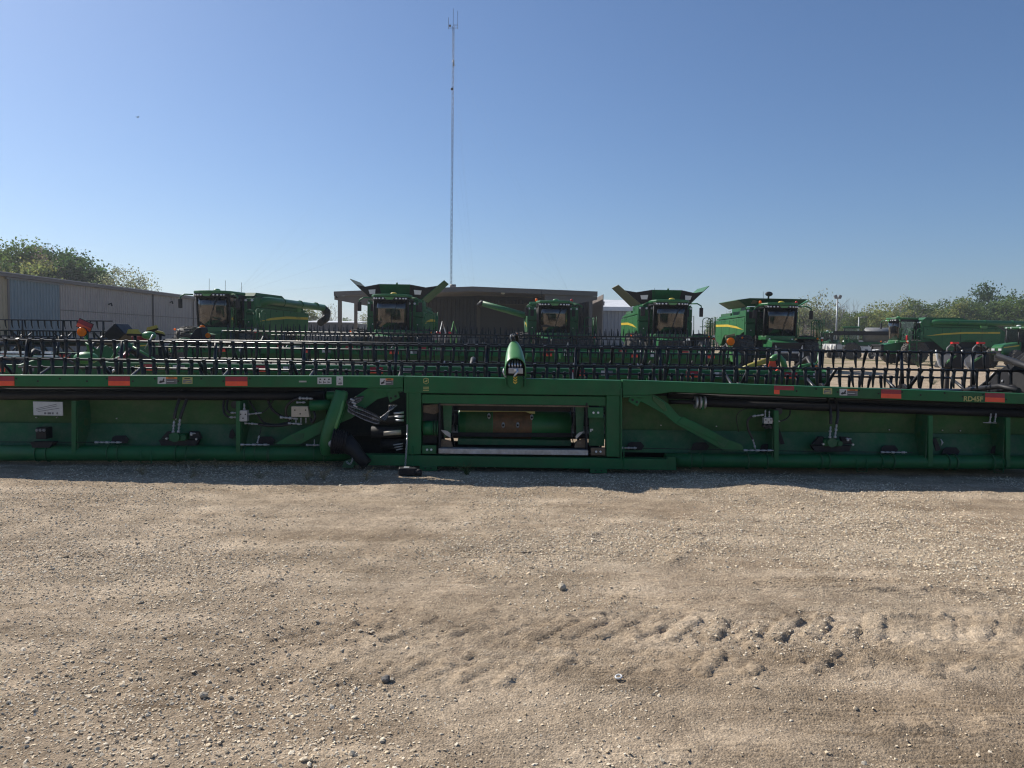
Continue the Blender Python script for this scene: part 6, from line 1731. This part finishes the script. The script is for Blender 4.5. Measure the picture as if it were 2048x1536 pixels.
# ------------------------------------------------------------------ trees
def leaf_mat(name, c0, c1):
    m, nt, b = _nodes(name)
    tc = nt.nodes.new('ShaderNodeTexCoord')
    no = N(nt, 'ShaderNodeTexNoise', Scale=0.6, Detail=6.0, Roughness=0.7)
    nt.links.new(tc.outputs['Object'], no.inputs['Vector'])
    at_ = N(nt, 'ShaderNodeAttribute', attribute_name='tint')
    r = ramp(nt, no.outputs['Fac'], 0.3, 0.7, (*c0, 1), (*c1, 1))
    c = mixc(nt, 1.0, r.outputs[0], at_.outputs['Color'], 'MULTIPLY')
    nt.links.new(c, b.inputs['Base Color'])
    b.inputs['Roughness'].default_value = 0.6
    b.inputs['Specular IOR Level'].default_value = 0.25
    tr = N(nt, 'ShaderNodeBsdfTranslucent')
    nt.links.new(c, tr.inputs['Color'])
    mx = nt.nodes.new('ShaderNodeMixShader')
    mx.inputs[0].default_value = 0.5
    nt.links.new(b.outputs[0], mx.inputs[1]); nt.links.new(tr.outputs[0], mx.inputs[2])
    nt.links.new(mx.outputs[0], nt.nodes['Material Output'].inputs['Surface'])
    return m
LEAF = {'green': leaf_mat('leaf_green', (0.085, 0.14, 0.035), (0.14, 0.20, 0.055)),
        'dark': leaf_mat('leaf_dark', (0.042, 0.088, 0.026), (0.085, 0.14, 0.042)),
        'yellow': leaf_mat('leaf_spring', (0.20, 0.235, 0.07), (0.29, 0.31, 0.10)),
        'brown': leaf_mat('leaf_brown', (0.21, 0.165, 0.115), (0.28, 0.225, 0.16)),
        'sparse': leaf_mat('leaf_pale', (0.23, 0.25, 0.13), (0.31, 0.33, 0.18))}
BARK = M('bark', (0.11, 0.09, 0.075), 0.9, 0, 0.25, 3.0, bump=0.4, bscale=12)
BARK_G = M('bark_grey', (0.25, 0.225, 0.20), 0.9, 0, 0.2, 3.0)

def tree_meshes(seed, h, w, kind, n_leaf, leaf, trunk_f=0.22, fill=1.0):
    """(trunk+limbs mesh, crown mesh) of one tree: limbs grown outward, leaf faces clustered round limb tips"""
    rng = np.random.default_rng(seed)
    mb = MB()
    tips = []
    top = h * 0.62
    mb.tube([(0, 0, 0), (0.02 * h * rng.normal(), 0.02 * h * rng.normal(), h * 0.3), (0.03 * h * rng.normal(), 0.03 * h * rng.normal(), top), (0.04 * h * rng.normal(), 0.03 * h * rng.normal(), h * 0.9)], [h * 0.028, h * 0.02, h * 0.011, h * 0.003], 7)
    nl = 16
    for k in range(nl):
        z0 = h * (trunk_f + (0.62 - trunk_f) * k / nl)
        a = k * 2.4 + rng.uniform(-0.4, 0.4)
        f = (k / nl)
        reach = w * 0.5 * rng.uniform(0.65, 1.05) * (0.75 + 0.5 * math.sin(math.pi * min(1, f + 0.25)))
        rise = h * rng.uniform(0.12, 0.30) * (0.6 + 0.7 * f)
        p0 = Vector((0, 0, z0))
        p1 = Vector((math.cos(a) * reach * 0.45, math.sin(a) * reach * 0.45, z0 + rise * 0.45))
        p2 = Vector((math.cos(a) * reach * 0.95, math.sin(a) * reach * 0.95, min(h * 0.95, z0 + rise)))
        mb.tube([p0, p1, p2], [h * 0.010, h * 0.006, h * 0.002], 4, caps=False)
        tips += [p2, p1.lerp(p2, 0.5)]
        for j in range(4):
            t = rng.uniform(0.35, 0.95)
            q0 = p1.lerp(p2, t)
            q1 = q0 + Vector((rng.normal() * w * 0.10, rng.normal() * w * 0.10, abs(rng.normal()) * h * 0.09 + h * 0.02))
            mb.tube([q0, q1], [h * 0.0035, h * 0.0012], 3, caps=False)
            tips.append(q1)
            for i in range(3):
                q2 = q1 + Vector((rng.normal() * w * 0.06, rng.normal() * w * 0.06, abs(rng.normal()) * h * 0.06))
                mb.tube([q0.lerp(q1, 0.6), q2], [h * 0.0018, h * 0.0008], 3, caps=False)
                if rng.random() < 0.5:
                    tips.append(q2)
    for k in range(6):
        tips.append(Vector((rng.normal() * w * 0.12, rng.normal() * w * 0.12, h * rng.uniform(0.7, 0.98))))
    trunk = mb.mesh('trunk', BARK_G if kind == 'bare' else BARK)
    if n_leaf == 0:
        return trunk, None
    T = np.array([tuple(t) for t in tips])
    ci = rng.integers(0, len(T), n_leaf)
    csz = rng.uniform(0.5, 1.3, len(T))
    sp = w * 0.085 * fill
    c = T[ci] + rng.normal(size=(n_leaf, 3)) * np.array([sp, sp, sp * 0.75]) * csz[ci][:, None]
    c[:, 2] = np.maximum(c[:, 2], h * 0.08)
    rot = rand_rot(n_leaf, rng)
    far = np.linalg.norm((c - T[ci]) / (sp * csz[ci][:, None]), axis=1)
    c = np.where((far > 1.7)[:, None], T[ci] + (c - T[ci]) * (1.7 / np.maximum(far, 1e-6))[:, None], c)
    s = leaf * rng.uniform(0.6, 1.3, n_leaf)
    base = np.array([(-0.5, 0, 0), (0.05, -0.36, 0.08), (0.6, 0, 0), (0.05, 0.36, 0.08)])
    v = np.einsum('nij,vj->nvi', rot, base) * s[:, None, None] + c[:, None, :]
    f = (np.arange(n_leaf) * 4)[:, None] + np.arange(4)[None]
    clump = rng.uniform(0.72, 1.25, len(T))
    col = (clump[ci] * rng.uniform(0.8, 1.2, n_leaf))[:, None] * np.array([[1, 1, 1]]) * (1 + 0.10 * rng.normal(size=(n_leaf, 1)) * np.array([[1, 0, -0.5]]))
    crown = np_mesh('crown', v.reshape(-1, 3), f, LEAF[kind], False, np.repeat(np.clip(col, 0.2, 2), 4, 0))
    return trunk, crown

def tree(name, label, meshes, loc, rz=0.0, s=(1, 1, 1), group=None):
    r = empty(name, loc, label, 'tree', group)
    r.rotation_euler, r.scale = (0, 0, rz), s
    t = bpy.data.objects.new('trunk', meshes[0]); COL.objects.link(t); t.parent = r
    if meshes[1] is not None:
        c = bpy.data.objects.new('crown', meshes[1]); COL.objects.link(c); c.parent = r
    return r

# big trees behind the left building
for i, (x, yt, D, w, kind, n, lf, lab) in enumerate((
        (20, 480, 98, 12, 'green', 15000, 0.34, 'leafy green tree at the left edge above the metal building'),
        (78, 492, 100, 9, 'brown', 7500, 0.30, 'brownish budding tree between green ones above the metal building'),
        (45, 512, 92, 7, 'yellow', 6000, 0.28, 'light spring green tree low above the metal building roof'),
        (108, 488, 104, 11, 'dark', 22000, 0.36, 'broad dark green tree above the metal building'),
        (162, 512, 102, 7.5, 'dark', 15000, 0.34, 'dark green tree sloping down at the right of the clump'),
        (-40, 470, 104, 12, 'green', 12000, 0.36, 'green tree half cut by the left edge'),
        (252, 528, 100, 7.5, 'sparse', 4200, 0.24, 'pale thin-leaved tree showing its branches above building'),
        (290, 562, 104, 4.5, 'sparse', 2000, 0.22, 'small pale tree at the right foot of the pale one'))):
    p = P(x, yt, D)
    tree('broadleaf_tree', lab, tree_meshes(100 + i, p.z * 0.88, w, kind, n, lf, 0.28), (p.x, D, 0), i * 1.3, group='trees behind the left building')

# far treeline at the right: a few tree shapes reused
protos = {}
def proto(kind, k):
    if (kind, k) not in protos:
        n = {'green': 3800, 'dark': 4600, 'yellow': 3200, 'brown': 1300, 'sparse': 1300, 'bare': 0}[kind]
        protos[(kind, k)] = tree_meshes(500 + 17 * k + len(kind), 10.0, {'bare': 6.5, 'dark': 6.0}.get(kind, 7.5), kind, n, 0.36, 0.12, 1.15)
    return protos[(kind, k)]
KW = {'green': 'mid green', 'dark': 'dark green', 'yellow': 'fresh yellow-green', 'brown': 'brownish budding', 'sparse': 'pale thin-leaved', 'bare': 'bare grey'}
ORD = ['first', 'second', 'third', 'fourth', 'fifth', 'sixth', 'seventh', 'eighth', 'ninth', 'tenth', 'eleventh', 'twelfth', 'thirteenth', 'fourteenth', 'fifteenth', 'sixteenth', 'seventeenth', 'eighteenth', 'nineteenth', 'twentieth'] + ['%s-%s' % (t, o) for t in ('twenty', 'thirty', 'forty') for o in ('first', 'second', 'third', 'fourth', 'fifth', 'sixth', 'seventh', 'eighth', 'ninth', 'last')]
line = []
rng = random.Random(11)
special = [(1596, 612, 'yellow'), (1612, 606, 'sparse'), (1625, 622, 'yellow'), (1645, 598, 'sparse'), (1655, 616, 'yellow'), (1690, 600, 'bare'), (1702, 612, 'bare'), (1735, 618, 'yellow'), (1748, 613, 'yellow'), (1640, 620, 'bare'), (1715, 626, 'green'),
           (1785, 618, 'yellow'), (1806, 599, 'bare'), (1830, 604, 'green'), (1850, 608, 'yellow'), (1875, 610, 'green'), (1905, 600, 'bare'), (1922, 597, 'green'), (1970, 573, 'dark'), (1948, 612, 'green'), (2000, 603, 'dark'), (2030, 594, 'green'), (2045, 590, 'dark'), (2018, 606, 'bare'), (1765, 622, 'green'), (1895, 614, 'yellow'), (1985, 615, 'green')]
for (x, yt, kind) in special:
    line.append((x, yt + rng.uniform(-2, 2), kind, 165 + rng.uniform(-8, 14)))
x = 1440
while x < 2075:
    line.append((x, 630 + rng.uniform(-7, 8), rng.choice(['green', 'yellow', 'sparse', 'bare', 'bare', 'brown', 'green', 'sparse']), 172 + rng.uniform(0, 20)))
    x += rng.uniform(13, 21)
x = 1420
while x < 2075:
    line.append((x, 654 + rng.uniform(-8, 6), rng.choice(['green', 'brown', 'sparse', 'bare', 'brown', 'bare', 'yellow']), 158 + rng.uniform(0, 6)))
    x += rng.uniform(12, 19)
line.sort()
cnt = {}
for i, (x, yt, kind, D) in enumerate(line):
    p = P(x, yt, D)
    s = p.z / 10.2
    cnt[kind] = cnt.get(kind, 0) + 1
    k = cnt[kind]
    o = ORD[k - 1]
    wf = rng.uniform(0.95, 1.35) if kind != 'dark' or p.z < 12 else 0.8
    tree('treeline_tree', '%s tree in the far treeline, %s of its colour from the left' % (KW[kind], o), proto(kind, rng.randrange(2)), (p.x, D, 0), rng.uniform(0, 6.28), (s * wf, s * wf, s), 'trees along the far treeline')
# distant trees seen under the shed roof and behind the first combine
for i, (x, yt, kind, lab) in enumerate(((612, 612, 'yellow', 'spring green tree behind the first combine auger'), (640, 622, 'sparse', 'pale tree just right of the first combine auger spout'), (662, 618, 'bare', 'bare tree left of the shed post'),
                                        (690, 640, 'green', 'low green tree between the shed posts'), (735, 628, 'sparse', 'pale tree behind the second combine ramp'), (565, 625, 'bare', 'bare tree above the first combine body'))):
    p = P(x, yt, 140)
    s = p.z / 9.6
    tree('distant_tree', lab, proto(kind, i % 2), (p.x, 140, 0), i * 1.1, (s * 0.9, s * 0.9, s), 'distant trees behind the shed')

# ------------------------------------------------------------------ weeds and small things on the gravel
WEED = M('dry_weed', (0.22, 0.18, 0.10), 0.8, 0, 0.3, 20)
GRASSM = M('grass_blade', (0.05, 0.085, 0.025), 0.7, 0, 0.3, 20)
def weed(name, label, loc, h, n, spread, mat, seed):
    rng = np.random.default_rng(seed)
    root = empty(name, loc, label, 'weed' if mat is WEED else 'grass tuft')
    for k in range(n):
        a = rng.uniform(0, 6.28); L = h * rng.uniform(0.5, 1.1); s = spread * rng.uniform(0.3, 1.2)
        p = [Vector(loc) + Vector((math.cos(a) * s * t ** 1.6 + 0.01 * rng.normal(), math.sin(a) * s * t ** 1.6 + 0.01 * rng.normal(), L * (t - 0.18 * t * t) - 0.01)) for t in (0, 0.4, 0.75, 1.0)]
        mb = MB().tube(p, [0.004, 0.0035, 0.0028, 0.001], 4)
        if mat is WEED:
            for j in range(4):
                t = rng.uniform(0.4, 1.0)
                q = p[1].lerp(p[3], t)
                e = q + Vector((rng.normal() * 0.03, rng.normal() * 0.02, rng.uniform(0.0, 0.04)))
                mb.tube([q, e], [0.002, 0.004], 3)
        mb.build('stem' if mat is WEED else 'blade', mat, root)
    return root
def on_ground(x, y):
    g = G(x, y)
    return (g.x, g.y, float(ground_h(np.array([g.x]), np.array([g.y]))[0]))
weed('grass_tuft', 'grass tuft growing before the bottom beam of the front header', on_ground(934, 951), 0.20, 26, 0.16, GRASSM, 1)
for i, (x, y, h, lab) in enumerate(((352, 938, 0.16, 'dry weed under the left gearbox of the header'), (388, 940, 0.12, 'short dry weed right of the left gearbox'), (285, 955, 0.08, 'low dry weed at the shade edge, left end'),
                                    (435, 942, 0.13, 'dry weed between gearbox and grey manifold'), (520, 960, 0.10, 'dry weed at the shade edge under the grey manifold'), (614, 962, 0.14, 'dry weed at the shade edge below the drive shaft'),
                                    (648, 963, 0.15, 'tallest dry weed at the shade edge'), (732, 964, 0.12, 'dry leaning weed left of the black plug'), (382, 960, 0.08, 'low dry weed at the shade edge, middle left'))):
    weed('dry_weed', lab, on_ground(x, y), h, 6, 0.09, WEED, 20 + i)
weed('grass_tuft', 'green weed clump beside the side-on combine wheel', (*at(1838, 54)[:2], 0.0), 0.9, 40, 0.9, GRASSM, 61)
weed('grass_tuft', 'yellowish weed clump under the side-on combine ladder', (*at(1862, 56)[:2], 0.0), 0.7, 40, 0.8, GRASSM, 62)
weed('grass_tuft', 'weed clump seen through the right end of the reel', (*at(1870, 30)[:2], 0.0), 0.35, 30, 0.4, GRASSM, 63)
# black plug on the ground below the chain
g = on_ground(815, 952)
pg = empty('cable_plug', g, 'black plug box lying on the gravel below the chain', 'plug')
put(pg, MB().box((g[0], g[1], g[2] + 0.045), (0.20, 0.12, 0.085), Matrix.Rotation(R(8), 3, 'Z')), 'body', BLACK, None, 0.015)
put(pg, MB().cyl((g[0] + 0.09, g[1] - 0.02, g[2] + 0.04), (g[0] + 0.16, g[1] - 0.03, g[2] + 0.035), 0.035, n=12), 'collar', BLACK_M)
put(pg, MB().box((g[0] - 0.01, g[1] - 0.01, g[2] + 0.09), (0.06, 0.05, 0.006)), 'tag', DECALW)
# lone rock and small white ring
rngk = np.random.default_rng(5)
def rock(name, label, loc, r, seed, tint):
    rg = np.random.default_rng(seed)
    bm = bmesh.new(); bmesh.ops.create_icosphere(bm, subdivisions=2, radius=1)
    for v in bm.verts:
        n_ = v.co.normalized()
        v.co = n_ * r * (1 + 0.16 * math.sin(n_.x * 3 + seed) + 0.12 * math.sin(n_.y * 4 + 2 * seed) + 0.1 * rg.uniform(-1, 1))
        v.co.z *= 0.8
    me = bpy.data.meshes.new(name); bm.to_mesh(me); bm.free()
    me.materials.append(tint)
    o = bpy.data.objects.new(name, me); COL.objects.link(o)
    o.location = (loc[0], loc[1], loc[2] + r * 0.6)
    return tag(o, label, 'stone')
STONE1 = M('lone_stone', (0.44, 0.38, 0.29), 0.9, 0, 0.2, 30, bump=0.5)
STONE2 = M('dark_stone', (0.13, 0.12, 0.11), 0.9, 0, 0.3, 30, bump=0.5)
rock('stone', 'lone rounded stone on bare dirt right of centre', on_ground(1125, 1180), 0.026, 3, STONE1)
rock('stone', 'pale tan stone among gravel at lower left', on_ground(408, 1395), 0.017, 4, STONE1)
rock('stone', 'dark stone at lower left of the tyre prints', on_ground(770, 1366), 0.02, 6, STONE2)
g = on_ground(1237, 1360)
rg_ = MB()
pts = [Vector((g[0], g[1], g[2] + 0.012)) + Vector((0.014 * math.cos(t), 0.013 * math.sin(t), 0.004 * math.sin(t + 0.6))) for t in np.linspace(0, 2 * math.pi, 17)]
rg_.tube(pts, 0.0045, 6, caps=False)
tag(rg_.build('plastic_ring', WHITE), 'small white plastic ring lying in the tyre prints', 'ring')
# two dry stalks in front of the right tube
for (x0, y0, x1, y1, lab) in ((1678, 940, 1697, 946, 'long dry stalk lying in shade at right'), (1712, 949, 1720, 952, 'short dry stalk lying in shade at right')):
    a, b = on_ground(x0, y0), on_ground(x1, y1)
    tag(MB().tube([Vector(a) + Vector((0, 0, 0.012)), (Vector(a) + Vector(b)) / 2 + Vector((0, 0, 0.018)), Vector(b) + Vector((0, 0, 0.01))], 0.004, 5).build('dry_stalk', STRAW), lab, 'stalk')
